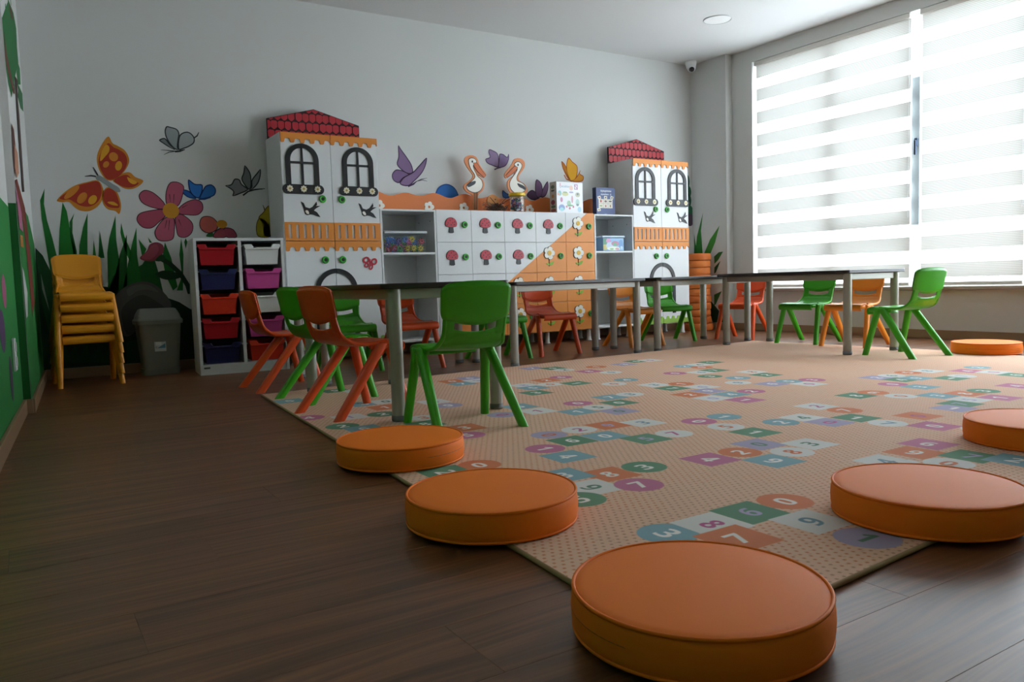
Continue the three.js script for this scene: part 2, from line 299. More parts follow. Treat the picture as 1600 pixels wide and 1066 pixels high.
  T('c','l','0','m',1,[[1.795,-2.939]]); T('s','b','6','w',0,[[1.97,-3.077]]); T('s','w','1','m',0,[[1.965,-2.915]]); T('s','w','4','b',0,[[1.737,-3.506]]); T('c','l','9','w',0,[[1.737,-3.347]]); T('c','w','3','o',0,[[1.49,-3.111]]); T('s','g','8','w',0,[[1.426,-2.969]]); T('s','w','5','b',0,[[1.57,-3.693]]); T('s','o','1','w',0,[[1.479,-3.513]]); T('c','g','2','w',0,[[1.39,-3.333]]);
  T('s','l','6','w',0,[[2.343,-4.219]]); T('s','o','0','w',0,[[2.192,-4.163]]); T('s','b','7','w',0,[[2.18,-4.017]]); T('s','w','9','l',0,[[2.315,-4.078]]); T('s','o','3','w',0,[[1.513,-2.78]]);
  T('c','m','4','w',0,[[1.092,-3.475]]); T('s','w','1','l',0,[[1.243,-3.362]]); T('c','g','2','w',0,[[1.135,-3.162]]); T('s','b','6','w',0,[[1.186,-3.046]]); T('s','b','8','w',0,[[1.442,-3.69]]); T('s','w','0','g',0,[[1.557,-3.687]]); T('s','b','5','w',0,[[1.181,-4.069]]); T('c','o','0','w',0,[[1.232,-2.173]]); T('s','g','2','w',1,[[1.102,-2.158]]); T('c','m','5','w',0,[[1.446,-2.637]]); T('s','g','9','w',0,[[1.505,-4.282]]); T('s','w','3','b',0,[[1.598,-4.189]]);
  const tex = new THREE.CanvasTexture(cv); tex.colorSpace = THREE.SRGBColorSpace;
  const outline = [[0.862, -0.875], [1.136, -4.44], [3.3, -4.60], [5.5, -4.70], [5.6, -3.2], [5.45, -1.2]];
  const t = thing('number_carpet', 'tan dotted carpet printed with pastel number tiles', 'carpet');
  const geo = prismXZ(outline, 0.0002, 0.012); const p = geo.attributes.position, uv = geo.attributes.uv;
  for (let i = 0; i < p.count; i++) uv.setXY(i, (p.getX(i) - X0) / (X1 - X0), 1 - (p.getZ(i) - Z0) / (Z1 - Z0));
  part(t, 'pile', geo, M('#ffffff', 0.88, { map: tex, bumpMap: clothTex, bumpScale: 0.0005, sheen: 1.0, sheenRoughness: 0.45 }));
  outline.forEach((a, i) => { const b = outline[(i + 1) % outline.length]; part(t, 'binding', rod([a[0], 0.0062, a[1]], [b[0], 0.0062, b[1]], 0.006, 0.006, 10), M('#a3875f', 0.8)); });
}
// ---------- tables ----------
{
  const L = 0.66, Wd = 0.315, lx = 0.61, lz = 0.245, TOP = 0.595;
  const make = () => {
    const t = thing('activity_table', '', 'table', [0, 0, 0], 0, 'low rectangular tables set in a horseshoe');
    const s = new THREE.Shape(); const r = 0.035, w = L, h = Wd;
    s.moveTo(-w + r, -h); s.lineTo(w - r, -h); s.absarc(w - r, -h + r, r, -Math.PI / 2, 0); s.lineTo(w, h - r); s.absarc(w - r, h - r, r, 0, Math.PI / 2); s.lineTo(-w + r, h); s.absarc(-w + r, h - r, r, Math.PI / 2, Math.PI); s.lineTo(-w, -h + r); s.absarc(-w + r, -h + r, r, Math.PI, 1.5 * Math.PI);
    part(t, 'tabletop', ext(s, 0.024, 0.004).rotateX(-Math.PI / 2).translate(0, TOP - 0.024, 0), tableDark);
    for (const sz of [-1, 1]) part(t, 'apron', rbox(2 * lx, 0.045, 0.025, 0.004, 0, TOP - 0.047, sz * lz), metalLeg);
    for (const sx of [-1, 1]) part(t, 'apron', rbox(0.025, 0.045, 2 * lz, 0.004, sx * lx, TOP - 0.047, 0), metalLeg);
    for (const sx of [-1, 1]) for (const sz of [-1, 1]) {
      const leg = part(t, 'leg', cyl(0.029, 0.029, TOP - 0.0245 - 0.0255, sx * lx, 0.0255, sz * lz, 28), metalLeg);
      part(leg, 'foot_cap', new THREE.LatheGeometry([[0, 0], [0.027, 0], [0.031, 0.004], [0.031, 0.025], [0, 0.025]].map(([x, y]) => new THREE.Vector2(x, y)), 28).translate(sx * lx, 0, sz * lz), footGrey);
    }
    return t;
  };
  const spots = [
    [1.626, -3.715, Math.PI / 2 - 0.015, 0.0125, 'dark-topped low table end-on behind the nearest green chair'],
    [2.2, -4.935, 0.02, 0, 'dark-topped low table at the left end of the back row'],
    [3.535, -4.925, 0.075, 0, 'dark-topped low table in the middle of the back row'],
    [4.945, -5.02, 0.107, 0, 'dark-topped low table at the right end of the back row, by the orange pot'],
    [5.226, -3.97, 1.4766, 0.0125, 'dark-topped low table on the window side with white light on its end rail'],
  ];
  const first = make();
  spots.forEach(([x, z, a, y, label], i) => { if (i) copyOf(first, label, [x, y, z], a); else { first.position.set(x, y, z); first.rotation.y = a; first.userData.label = label; } });
}

// ---------- moulded plastic chairs ----------
function shellPatch(f, th, nu, nv) { // a sheet f(u, v) with thickness th (number or function), closed all round
  const P = [], I = [], grid = [];
  const at = (u, v) => V(...f(u, v));
  for (let side = 0; side < 2; side++) for (let j = 0; j <= nv; j++) for (let i = 0; i <= nu; i++) {
    const u = i / nu * 2 - 1, v = j / nv, e = 1e-3, p = at(u, v);
    const du = at(u + e, v).sub(at(u - e, v)), dv = at(u, v + e).sub(at(u, v - e)), n = du.cross(dv).normalize();
    const edge = Math.min(1, Math.min(1 - Math.abs(u), v, 1 - v) / 0.06 + 0.35), t = (typeof th === 'function' ? th(u, v) : th) * edge / 2;
    p.addScaledVector(n, side ? -t : t); P.push(p.x, p.y, p.z);
  }
  const n1 = (nu + 1) * (nv + 1), id = (s, i, j) => s * n1 + j * (nu + 1) + i;
  for (let j = 0; j < nv; j++) for (let i = 0; i < nu; i++) {
    I.push(id(0, i, j), id(0, i + 1, j), id(0, i, j + 1), id(0, i + 1, j), id(0, i + 1, j + 1), id(0, i, j + 1));
    I.push(id(1, i, j), id(1, i, j + 1), id(1, i + 1, j), id(1, i + 1, j), id(1, i, j + 1), id(1, i + 1, j + 1));
  }
  const rim = (a, b) => { I.push(id(0, ...a), id(1, ...a), id(0, ...b), id(0, ...b), id(1, ...a), id(1, ...b)); };
  for (let i = 0; i < nu; i++) { rim([i + 1, 0], [i, 0]); rim([i, nv], [i + 1, nv]); }
  for (let j = 0; j < nv; j++) { rim([0, j], [0, j + 1]); rim([nu, j + 1], [nu, j]); }
  const g = new THREE.BufferGeometry(); g.setAttribute('position', new THREE.Float32BufferAttribute(P, 3)); g.setIndex(I);
  g.setAttribute('uv', new THREE.Float32BufferAttribute(new Float32Array(P.length / 3 * 2), 2)); g.computeVertexNormals(); return g;
}
const lerp = (a, b, t) => a + (b - a) * t, ease = (t) => { t = Math.max(0, Math.min(1, t)); return t * t * (3 - 2 * t); };
const chairGeo = (() => {
  // side profile (y, z) from the front lip over the seat and up the back; front is +z
  const prof = new THREE.CatmullRomCurve3([[0.282, 0.168], [0.300, 0.176], [0.318, 0.174], [0.329, 0.155], [0.331, 0.10], [0.326, 0.02], [0.325, -0.04], [0.331, -0.085], [0.347, -0.122], [0.374, -0.146], [0.41, -0.161], [0.47, -0.177], [0.53, -0.19], [0.59, -0.203]].map(([y, z]) => V(0, y, z)), false, 'centripetal');
  const at = (t) => prof.getPoint(Math.max(0, Math.min(1, t)));
  const tOfY = (y) => { let a = 0.55, b = 1; for (let i = 0; i < 30; i++) { const m = (a + b) / 2; if (at(m).y < y) a = m; else b = m; } return (a + b) / 2; };
  const half = (t) => { const p = at(t); return p.y < 0.335 && p.z > -0.06 ? 0.152 - 0.006 * ease((0.1 - p.z) / 0.2) : lerp(0.146, 0.131, ease((p.y - 0.328) / 0.06)); };
  const tSlot0 = tOfY(0.384), tSlot1 = tOfY(0.452);
  const seatAt = (u, t) => { const p = at(t), flat = p.y < 0.36 ? ease((0.17 - Math.abs(p.z)) / 0.05) : 0; return [u * half(t), p.y - 0.007 * (1 - u * u) * flat, p.z - 0.014 * (1 - u * u) * ease((p.y - 0.335) / 0.05)]; };
  const smile = (u) => 0.014 * (1 - u * u / 0.5); // the slot dips in the middle
  const seat = [shellPatch((u, v) => seatAt(u, v * tSlot0), 0.013, 16, 44)];
  const u0 = 0.70;
  for (const s of [-1, 1]) seat.push(shellPatch((u, v) => seatAt(s * lerp(u0, 1, (u * s + 1) / 2), lerp(tSlot0 - 0.012, tSlot1 + 0.02, v)), 0.013, 5, 12));
  seat.push(shellPatch((u, v) => seatAt(u * (u0 + 0.02), lerp(tSlot0 - 0.01, tOfY(0.408 - smile(u * u0)), v)), 0.013, 12, 4));
  for (const s of [-1, 1]) { // side rails under the seat that carry the legs
    seat.push(rbox(0.02, 0.028, 0.17, 0.009, s * 0.145, 0.312, 0.075), rbox(0.034, 0.036, 0.085, 0.014, s * 0.156, 0.311, 0.07, 3));
    const lip = []; for (let k = 0; k <= 16; k++) { const q = seatAt(s, lerp(0.33, tSlot1 + 0.01, k / 16)); lip.push([q[0] - s * 0.002, q[1], q[2]]); }
    seat.push(tube(lip, 0.0095, 28, 8));
  }
  // back pad: thick rounded panel, bottom edge bowed down, top edge arched
  const padHalf = 0.152;
  const pad = shellPatch((u, v) => {
    const yb = 0.452 - 0.030 * (1 - u * u), yt = 0.586 + 0.010 * (1 - u * u) - 0.012 * Math.pow(Math.abs(u), 8), y = lerp(yb, yt, v), p = at(tOfY(Math.min(y, 0.589)));
    const w = padHalf * (1 - 0.05 * Math.pow(Math.abs(v * 2 - 1), 6) - 0.03 * (1 - v));
    return [u * w, y, p.z - 0.016 * (1 - u * u) + 0.004];
  }, 0.03, 24, 16);
  const leg = (top, foot, rx, rzTop, rzFoot) => { // flat-cut leg: level sections from top to foot
    const n = 14, m = 5, P = [], I = [];
    for (let j = 0; j <= m; j++) for (let i = 0; i < n; i++) {
      const t = j / m, a = i / n * 2 * Math.PI, c = Math.cos(a), s = Math.sin(a), q = (x) => Math.sign(x) * Math.pow(Math.abs(x), 0.75);
      P.push(lerp(top[0], foot[0], t) + q(c) * lerp(rx * 1.08, rx * 0.92, t), lerp(top[1], foot[1], t), lerp(top[2], foot[2], t) + q(s) * lerp(rzTop, rzFoot, t));
    }
    for (let j = 0; j < m; j++) for (let i = 0; i < n; i++) { const a = j * n + i, b = j * n + (i + 1) % n; I.push(a, b, a + n, b, b + n, a + n); }
    for (let i = 1; i < n - 1; i++) { I.push(0, i + 1, i); I.push(m * n, m * n + i, m * n + i + 1); }
    const g = new THREE.BufferGeometry(); g.setAttribute('position', new THREE.Float32BufferAttribute(P, 3)); g.setIndex(I); g.setAttribute('uv', new THREE.Float32BufferAttribute(new Float32Array(P.length / 3 * 2), 2));
    return toCreasedNormals(g, 0.7);
  };
  const legs = [];
  for (const s of [-1, 1]) { legs.push(leg([s * 0.156, 0.322, 0.083], [s * 0.183, 0, 0.165], 0.0185, 0.022, 0.0195)); legs.push(leg([s * 0.154, 0.322, 0.052], [s * 0.183, 0, -0.205], 0.0185, 0.030, 0.0265)); }
  return { seat: toCreasedNormals(merge(seat), 0.9), pad, legs };
})();
function makeChair(mat, label, pos, turn, group) {
  const t = thing('kids_chair', label, 'chair', pos, turn, group);
  part(t, 'seat', chairGeo.seat, mat); part(t, 'backrest', chairGeo.pad, mat);
  for (const g of chairGeo.legs) part(t, 'leg', g, mat);
  return t;
}
{
  const G = 'small plastic chairs around the tables', C = 0.0125;
  const list = [
    [plasticGreen, 'green plastic chair seen from behind at the near table end', 1.552, -2.872, 3.05, C],
    [plasticGreen, 'green plastic chair seen from behind at the window-side table end, beside a cushion', 5.141, -3.10, 3.03, C],
    [plasticRed, 'red-orange chair in side view beside the nearest table leg', 1.333, -3.495, 1.744, C],
    [plasticGreen, 'green chair in side view between two red-orange chairs on the left', 1.393, -4.046, 1.71, C],
    [plasticRed, 'red-orange chair in front of the storage tray rack', 1.366, -4.785, 1.60, 0],
    [plasticGreen, 'green chair facing us in front of the left tall cabinet', 1.99, -5.33, -0.06, 0],
    [plasticRed, 'red-orange chair facing us in front of the left open shelf', 2.385, -5.17, 0.06, 0],
    [plasticGreen, 'green chair mostly hidden behind the nearest green backrest', 3.186, -5.235, 0.0, 0],
    [plasticRed, 'red-orange chair facing us in front of the daisy lockers', 3.676, -5.245, -0.05, 0],
    [plasticOrange, 'light orange chair behind the table legs beside the right open shelf', 4.634, -5.29, 0.0, 0],
    [plasticGreen, 'green chair facing us in front of the right tall cabinet', 5.141, -5.40, -0.26, 0],
    [plasticRed, 'red-orange chair between the orange pot and the window', 5.77, -5.07, -1.33, 0],
    [plasticGreen, 'green chair tucked under the window-side table, back to the window', 5.603, -4.23, -1.50, C],
    [plasticOrange, 'light orange chair tucked under the window-side table', 5.575, -3.776, -1.48, C],
  ];
  for (const [m, l, x, z, a, y] of list) makeChair(m, l, [x, y, z], a, G);
  const names = ['lowest', 'second from the bottom', 'middle', 'second from the top', 'top'];
  for (let k = 0; k < 5; k++) makeChair(plasticYellow, names[k] + ' yellow-orange chair of the stack by the mural', [0.385, 0.07 * k, -5.97 + 0.012 * k], 0.06, 'stacked yellow-orange chairs');
}

// ---------- round floor cushions ----------
{
  const R = 0.212, Hc = 0.075;
  const body = new THREE.LatheGeometry([[0.0001, 0.002], [R - 0.006, 0.002], [R - 0.001, 0.006], [R + 0.002, 0.02], [R + 0.003, 0.038], [R + 0.002, 0.056], [R - 0.001, Hc - 0.006], [R - 0.006, Hc - 0.002], [R - 0.02, Hc + 0.0005], [R * 0.6, Hc + 0.004], [0.0001, Hc + 0.005]].map(([x, y]) => new THREE.Vector2(x, y)), 72);
  const pipe = (y) => new THREE.TorusGeometry(R - 0.002, 0.0036, 8, 72).rotateX(Math.PI / 2).translate(0, y, 0);
  const seam = new THREE.TorusGeometry(R + 0.0022, 0.0009, 6, 72, 2.2).rotateX(Math.PI / 2).translate(0, 0.04, 0);
  const make = (label, x, z, y, turn, tag) => {
    const t = thing('floor_cushion', label, 'cushion', [x, y, z], turn, 'round orange floor cushions');
    part(t, 'cover', body, leather); part(t, 'piping', pipe(Hc - 0.003), leatherPipe); part(t, 'piping', pipe(0.005), leatherPipe); part(t, 'zip_seam', seam, M('#a85417', 0.5));
    if (tag) part(t, 'tag', rbox(0.014, 0.02, 0.001, 0.0004, 0, 0.03, R + 0.0035).rotateY(-0.5), petalWhite, 'tiny white tag');
  };
  make('round orange cushion beside the nearest table leg', 1.074, -2.43, 0.0125, 0.6);
  make('round orange cushion on the left edge of the carpet, second from the bottom', 0.972, -1.658, 0.0125, 2.6);
  make('largest round orange cushion, cut off by the bottom of the photo', 0.938, -0.923, 0.0125, 3.4);
  make('round orange cushion on the front edge of the carpet at the lower right', 1.814, -1.034, 0.0125, 1.2);
  make('round orange cushion with a white tag cut off by the right edge', 2.86, -1.26, 0.0125, 0, true);
  make('distant round orange cushion under the window', 5.62, -2.80, 0.0125, 5.2);
}

// ---------- tall house-shaped cabinets ----------
const FZ = -6.05, DEP = 0.385;
const leftTall = {};
const daisy = (cx, cy, r, z, n = 8) => {
  const pts = []; for (let i = 0; i < n * 6; i++) { const a = i / (n * 6) * 2 * Math.PI, k = 0.72 + 0.28 * Math.abs(Math.cos(a * n / 2)); pts.push([cx + r * k * Math.cos(a), cy + r * k * Math.sin(a)]); }
  return ext(poly(pts), 0.004, 0, z);
};
const knobGeo = (() => ({ ring: new THREE.LatheGeometry([[0.012, 0], [0.028, 0], [0.030, 0.005], [0.027, 0.014], [0.021, 0.018], [0.0145, 0.014], [0.012, 0.009], [0.012, 0]].map(([x, y]) => new THREE.Vector2(x, y)), 28).rotateX(Math.PI / 2), hole: cyl(0.0135, 0.0135, 0.0125, 0, 0, 0, 20).rotateX(Math.PI / 2) }))();
function knob(parent, x, y, z) { const a = part(parent, 'knob', knobGeo.ring, knobGreen); a.position.set(x, y, z); const b = part(parent, 'knob_hole', knobGeo.hole, knobHole); b.position.set(x, y, z); }
function scallop(w, y1, y0, n, th, z) { // band with scalloped lower edge, hanging from y1
  const s = new THREE.Shape(), p = w / n, m = y0 + 0.40 * (y1 - y0); s.moveTo(0, y1); s.lineTo(0, y0 + 0.012);
  for (let i = 0; i < n; i++) {
    const x = i * p; s.quadraticCurveTo(x, y0, x + p * 0.14, y0); s.lineTo(x + p * 0.26, y0); s.quadraticCurveTo(x + p * 0.39, y0, x + p * 0.40, y0 + 0.014);
    s.lineTo(x + p * 0.42, m - 0.012); s.quadraticCurveTo(x + p * 0.44, m, x + p * 0.58, m); s.lineTo(x + p * 0.78, m); s.quadraticCurveTo(x + p * 0.92, m, x + p * 0.94, m - 0.012); s.lineTo(x + p * 0.955, y0 + 0.014);
    if (i < n - 1) s.quadraticCurveTo(x + p * 0.97, y0 + 0.004, x + p, y0 + 0.001);
  }
  s.lineTo(w, y0 + 0.014); s.lineTo(w, y1); return ext(s, th, 0.001, z, 5);
}
function archWindow(w, y0, yc, th, bar) { // arched frame about x = 0, from y0 up with centre of the arch at yc
  const o = new THREE.Shape(), r = w / 2, t = 0.039; o.moveTo(-r, y0); o.lineTo(r, y0); o.lineTo(r, yc); o.absellipse(0, yc, r, r * 0.96, 0, Math.PI); o.lineTo(-r, y0);
  const cross = 0.017, ri = r - t, ym = yc - 0.02;
  const hole = (x0, x1, ya, yb) => { const h = new THREE.Path(); h.moveTo(x0, ya); h.lineTo(x1, ya); h.lineTo(x1, yb); h.lineTo(x0, yb); h.closePath(); o.holes.push(h); };
  hole(-ri, -cross / 2, y0 + 0.002, ym - cross / 2); hole(cross / 2, ri, y0 + 0.002, ym - cross / 2);
  for (const s of [-1, 1]) { const h = new THREE.Path(); h.moveTo(s * cross / 2, ym + cross / 2); h.lineTo(s * ri, ym + cross / 2); h.lineTo(s * ri, yc); for (let k = 1; k <= 10; k++) { const a = k / 10 * (Math.PI / 2 - 0.07); h.lineTo(s * ri * Math.cos(a), yc + ri * Math.sin(a)); } h.closePath(); o.holes.push(h); }
  return ext(o, th, 0, 0, 16);
}
const swallowPts = [[-0.072, 0.062], [-0.058, 0.05], [-0.044, 0.018], [-0.01, 0.008], [0.018, 0.022], [0.038, 0.045], [0.046, 0.062], [0.048, 0.04], [0.04, 0.028], [0.075, 0.033], [0.04, 0.016], [0.02, -0.004], [0.045, -0.02], [0.07, -0.055], [0.045, -0.045], [0.02, -0.035], [-0.005, -0.032], [-0.03, -0.038], [-0.044, -0.03], [-0.05, 0.0], [-0.06, 0.03]];
const swallowGeo = ext(poly(grow(swallowPts, 0.0035)), 0.004, 0, 0);
const swallowBreast = ext(poly(smooth([[-0.045, -0.008], [-0.03, -0.003], [-0.018, -0.018], [-0.018, -0.032], [-0.035, -0.03]])), 0.001, 0, 0.004);
function houseCabinet(x0, w, label, faded) {
  const t = thing('house_cabinet', label, 'cabinet', [x0, 0, FZ], 0, 'white house-shaped cabinets'), TOPY = 1.79, dw = w / 2;
  part(t, 'carcass', merge([span(0, 0.018, 0.115, TOPY, -DEP, -0.019), span(w - 0.018, w, 0.115, TOPY, -DEP, -0.019), span(0.018, w - 0.018, TOPY - 0.018, TOPY, -DEP, -0.019), span(0.018, w - 0.018, 0.115, 0.133, -DEP, -0.019), span(0.018, w - 0.018, 0.133, TOPY - 0.018, -DEP, -DEP + 0.006)]), whiteBoard);
  for (const lx of [0.05, w / 2, w - 0.05]) for (const lz of [-0.06, -DEP + 0.06]) part(t, 'leg', new THREE.LatheGeometry([[0, 0], [0.03, 0], [0.03, 0.006], [0.022, 0.014], [0.02, 0.115], [0, 0.115]].map(([x, y]) => new THREE.Vector2(x, y)), 20).translate(lx, 0, lz), pvc);
  for (let i = 0; i < 2; i++) {
    const dx = i * dw, c = dx + 0.163, kx = i ? dx + 0.105 * 0 + 0.075 : dx + dw - 0.083;
    const up = part(t, 'door', rbox(dw - 0.003, TOPY - 0.966, 0.018, 0.002, dx + dw / 2, (TOPY + 0.964) / 2, -0.009), whiteEdge);
    const cx = i ? dx + 0.222 : c;
    part(up, 'scalloped_trim', scallop(dw - 0.005, TOPY, TOPY - 0.075, 5, 0.008, 0).translate(dx + 0.0025, 0, 0), orangeBoard);
    part(up, 'window_cutout', archWindow(0.262, 1.385, 1.585, 0.009).translate(cx, 0, 0), black);
    { const s = new THREE.Shape(); const hw = 0.163, r = 0.036, y0 = 1.325, y1 = 1.399; s.moveTo(-hw + r, y0); s.lineTo(hw - r, y0); s.absarc(hw - r, y0 + r, r, -Math.PI / 2, Math.PI / 2); s.lineTo(-hw + r, y1); s.absarc(-hw + r, y0 + r, r, Math.PI / 2, 1.5 * Math.PI);
      part(up, 'flower_box', ext(s, 0.013, 0.001).translate(cx, 0, 0), black); }
    for (const fx of [-0.108, 0, 0.11]) { part(up, 'daisy', daisy(cx + fx, 1.364, 0.026, 0.013), petalCream); part(up, 'daisy_centre', cyl(0.009, 0.009, 0.003, 0, 0, 0, 14).rotateX(Math.PI / 2).translate(cx + fx, 1.364, 0.017), petalGold); }
    knob(up, kx, 1.291, 0);
    const sx = i ? dx + 0.29 : dx + 0.215;
    part(up, 'swallow', swallowGeo.clone().translate(sx, 1.205, 0), black, 'black swallow cut-out'); part(up, 'swallow_breast', swallowBreast.clone().translate(sx, 1.205, 0), petalWhite);
    const rail = new THREE.Shape([new THREE.Vector2(0, 0), new THREE.Vector2(dw - 0.005, 0), new THREE.Vector2(dw - 0.005, 0.142), new THREE.Vector2(0, 0.142)]);
    for (let k = 0; k < 6; k++) { const a = 0.03 + k * 0.0585 * (dw / 0.395), h = new THREE.Path(); h.moveTo(a, 0.02); h.lineTo(a + 0.022, 0.02); h.lineTo(a + 0.022, 0.124); h.lineTo(a, 0.124); h.closePath(); rail.holes.push(h); }
    part(up, 'balcony_rail', ext(rail, 0.009).translate(dx + 0.0025, 0.966, 0), orangeBoard);
    const low = part(t, 'door', rbox(dw - 0.003, 0.961 - 0.115, 0.018, 0.002, dx + dw / 2, (0.961 + 0.117) / 2, -0.009), whiteEdge);
    part(low, 'scalloped_trim', scallop(dw - 0.005, 0.961, 0.885, 5, 0.008, 0).translate(dx + 0.0025, 0, 0), orangeBoard);
    knob(low, i ? dx + 0.06 : dx + dw - 0.083, 0.815, 0);
    const s = new THREE.Shape(), ro = 0.176, ri = 0.138, yb = 0.22, yc = 0.57, a0 = i ? 0 : Math.PI / 2, a1 = i ? Math.PI / 2 : Math.PI, sg = i ? 1 : -1;
    s.moveTo(sg * ro, yb); s.lineTo(sg * ro, yc);
    for (let k = 0; k <= 14; k++) { const a = k / 14 * Math.PI / 2; s.lineTo(sg * (ro * Math.cos(a) + 0.0015 * (k === 14)), yc + ro * Math.sin(a)); }
    for (let k = 14; k >= 0; k--) { const a = k / 14 * Math.PI / 2; s.lineTo(sg * (ri * Math.cos(a) + 0.0015 * (k === 14)), yc + ri * Math.sin(a)); }
    s.lineTo(sg * ri, yb); s.closePath();
    part(low, 'arch_cutout', ext(s, 0.009).translate(w / 2, 0, 0), black);
    part(low, 'grass_trim', scallop(dw - 0.005, -0.117, -0.19, 5, 0.007, 0).rotateZ(Math.PI).translate(dx + dw - 0.0025, 0, 0), grassTrim);
    if (i && !faded) {
      const bx = 2.47 - x0, by = 0.79, loop = (x, y, rx, ry, rot) => { const o = poly(disc(0, 0, rx, ry, 18)); o.holes.push(new THREE.Path(disc(0, 0, rx * 0.5, ry * 0.5, 14).map(([a, b]) => new THREE.Vector2(a, b)))); return ext(o, 0.005).rotateZ(rot).translate(bx + x, by + y, 0); };
      part(low, 'butterfly_cutout', merge([loop(-0.032, 0.02, 0.032, 0.026, 0.4), loop(0.036, 0.006, 0.03, 0.026, 0.9), loop(-0.03, -0.022, 0.022, 0.018, 0.7), loop(0.008, -0.036, 0.026, 0.017, 1.2), ext(poly([[-0.008, 0.028], [0.004, 0.028], [0.01, -0.03], [0.0, -0.03]]), 0.006).translate(bx, by, 0)]), redPaint, 'red butterfly cut-out');
    }
  }
  // gable board with shingles, standing behind on top of the cabinet
  const r = thing('roof_gable', faded ? 'pinkish red tiled gable board on the right tall cabinet' : 'dark red tiled gable board on the left tall cabinet', 'roof board', [faded ? x0 - 0.04 : x0, TOPY, FZ - DEP + 0.045], 0, 'tiled gable boards'), gw = 0.772, eave = 0.162, apex = 0.265;
  const gable = [[0, 0], [gw, 0], [gw, eave], [gw / 2, apex], [0, eave]];
  part(r, 'board', ext(poly(gable), 0.018), roofDark);
  const m = (apex - eave) / (gw / 2), hh = 0.074, ww = 0.057; let row = 0;
  for (let y = 0.004; y < apex; y += hh, row++) for (let x = -ww * (row % 2) / 2; x < gw; x += ww) {
    const jx = 0.006 * (rnd() - 0.5), c = 0.02;
    let p = [[x + 0.003 + jx, y + c], [x + 0.003 + c + jx, y + 0.003], [x + ww - 0.003 - c + jx, y + 0.003], [x + ww - 0.003 + jx, y + c], [x + ww - 0.003 + jx, y + hh - 0.013], [x + ww - 0.013 + jx, y + hh - 0.0035], [x + 0.013 + jx, y + hh - 0.0035], [x + 0.003 + jx, y + hh - 0.013]];
    p = clipPoly(clipPoly(p, 1, 0, 0.004), -1, 0, -gw + 0.004); p = clipPoly(clipPoly(p, m, -1, -eave + 0.005), -m, -1, -eave - m * gw + 0.005);
    if (p.length > 2 && Math.abs(area2(p)) > 0.0004) part(r, 'shingle', ext(poly(p), 0.003, 0, 0.018), roofRed);
  }
}
houseCabinet(1.785, 0.79, 'tall white house cabinet with black arched windows and red butterfly, at the left');
houseCabinet(5.307, 0.762, 'tall white house cabinet next to the orange pot and window column', true);
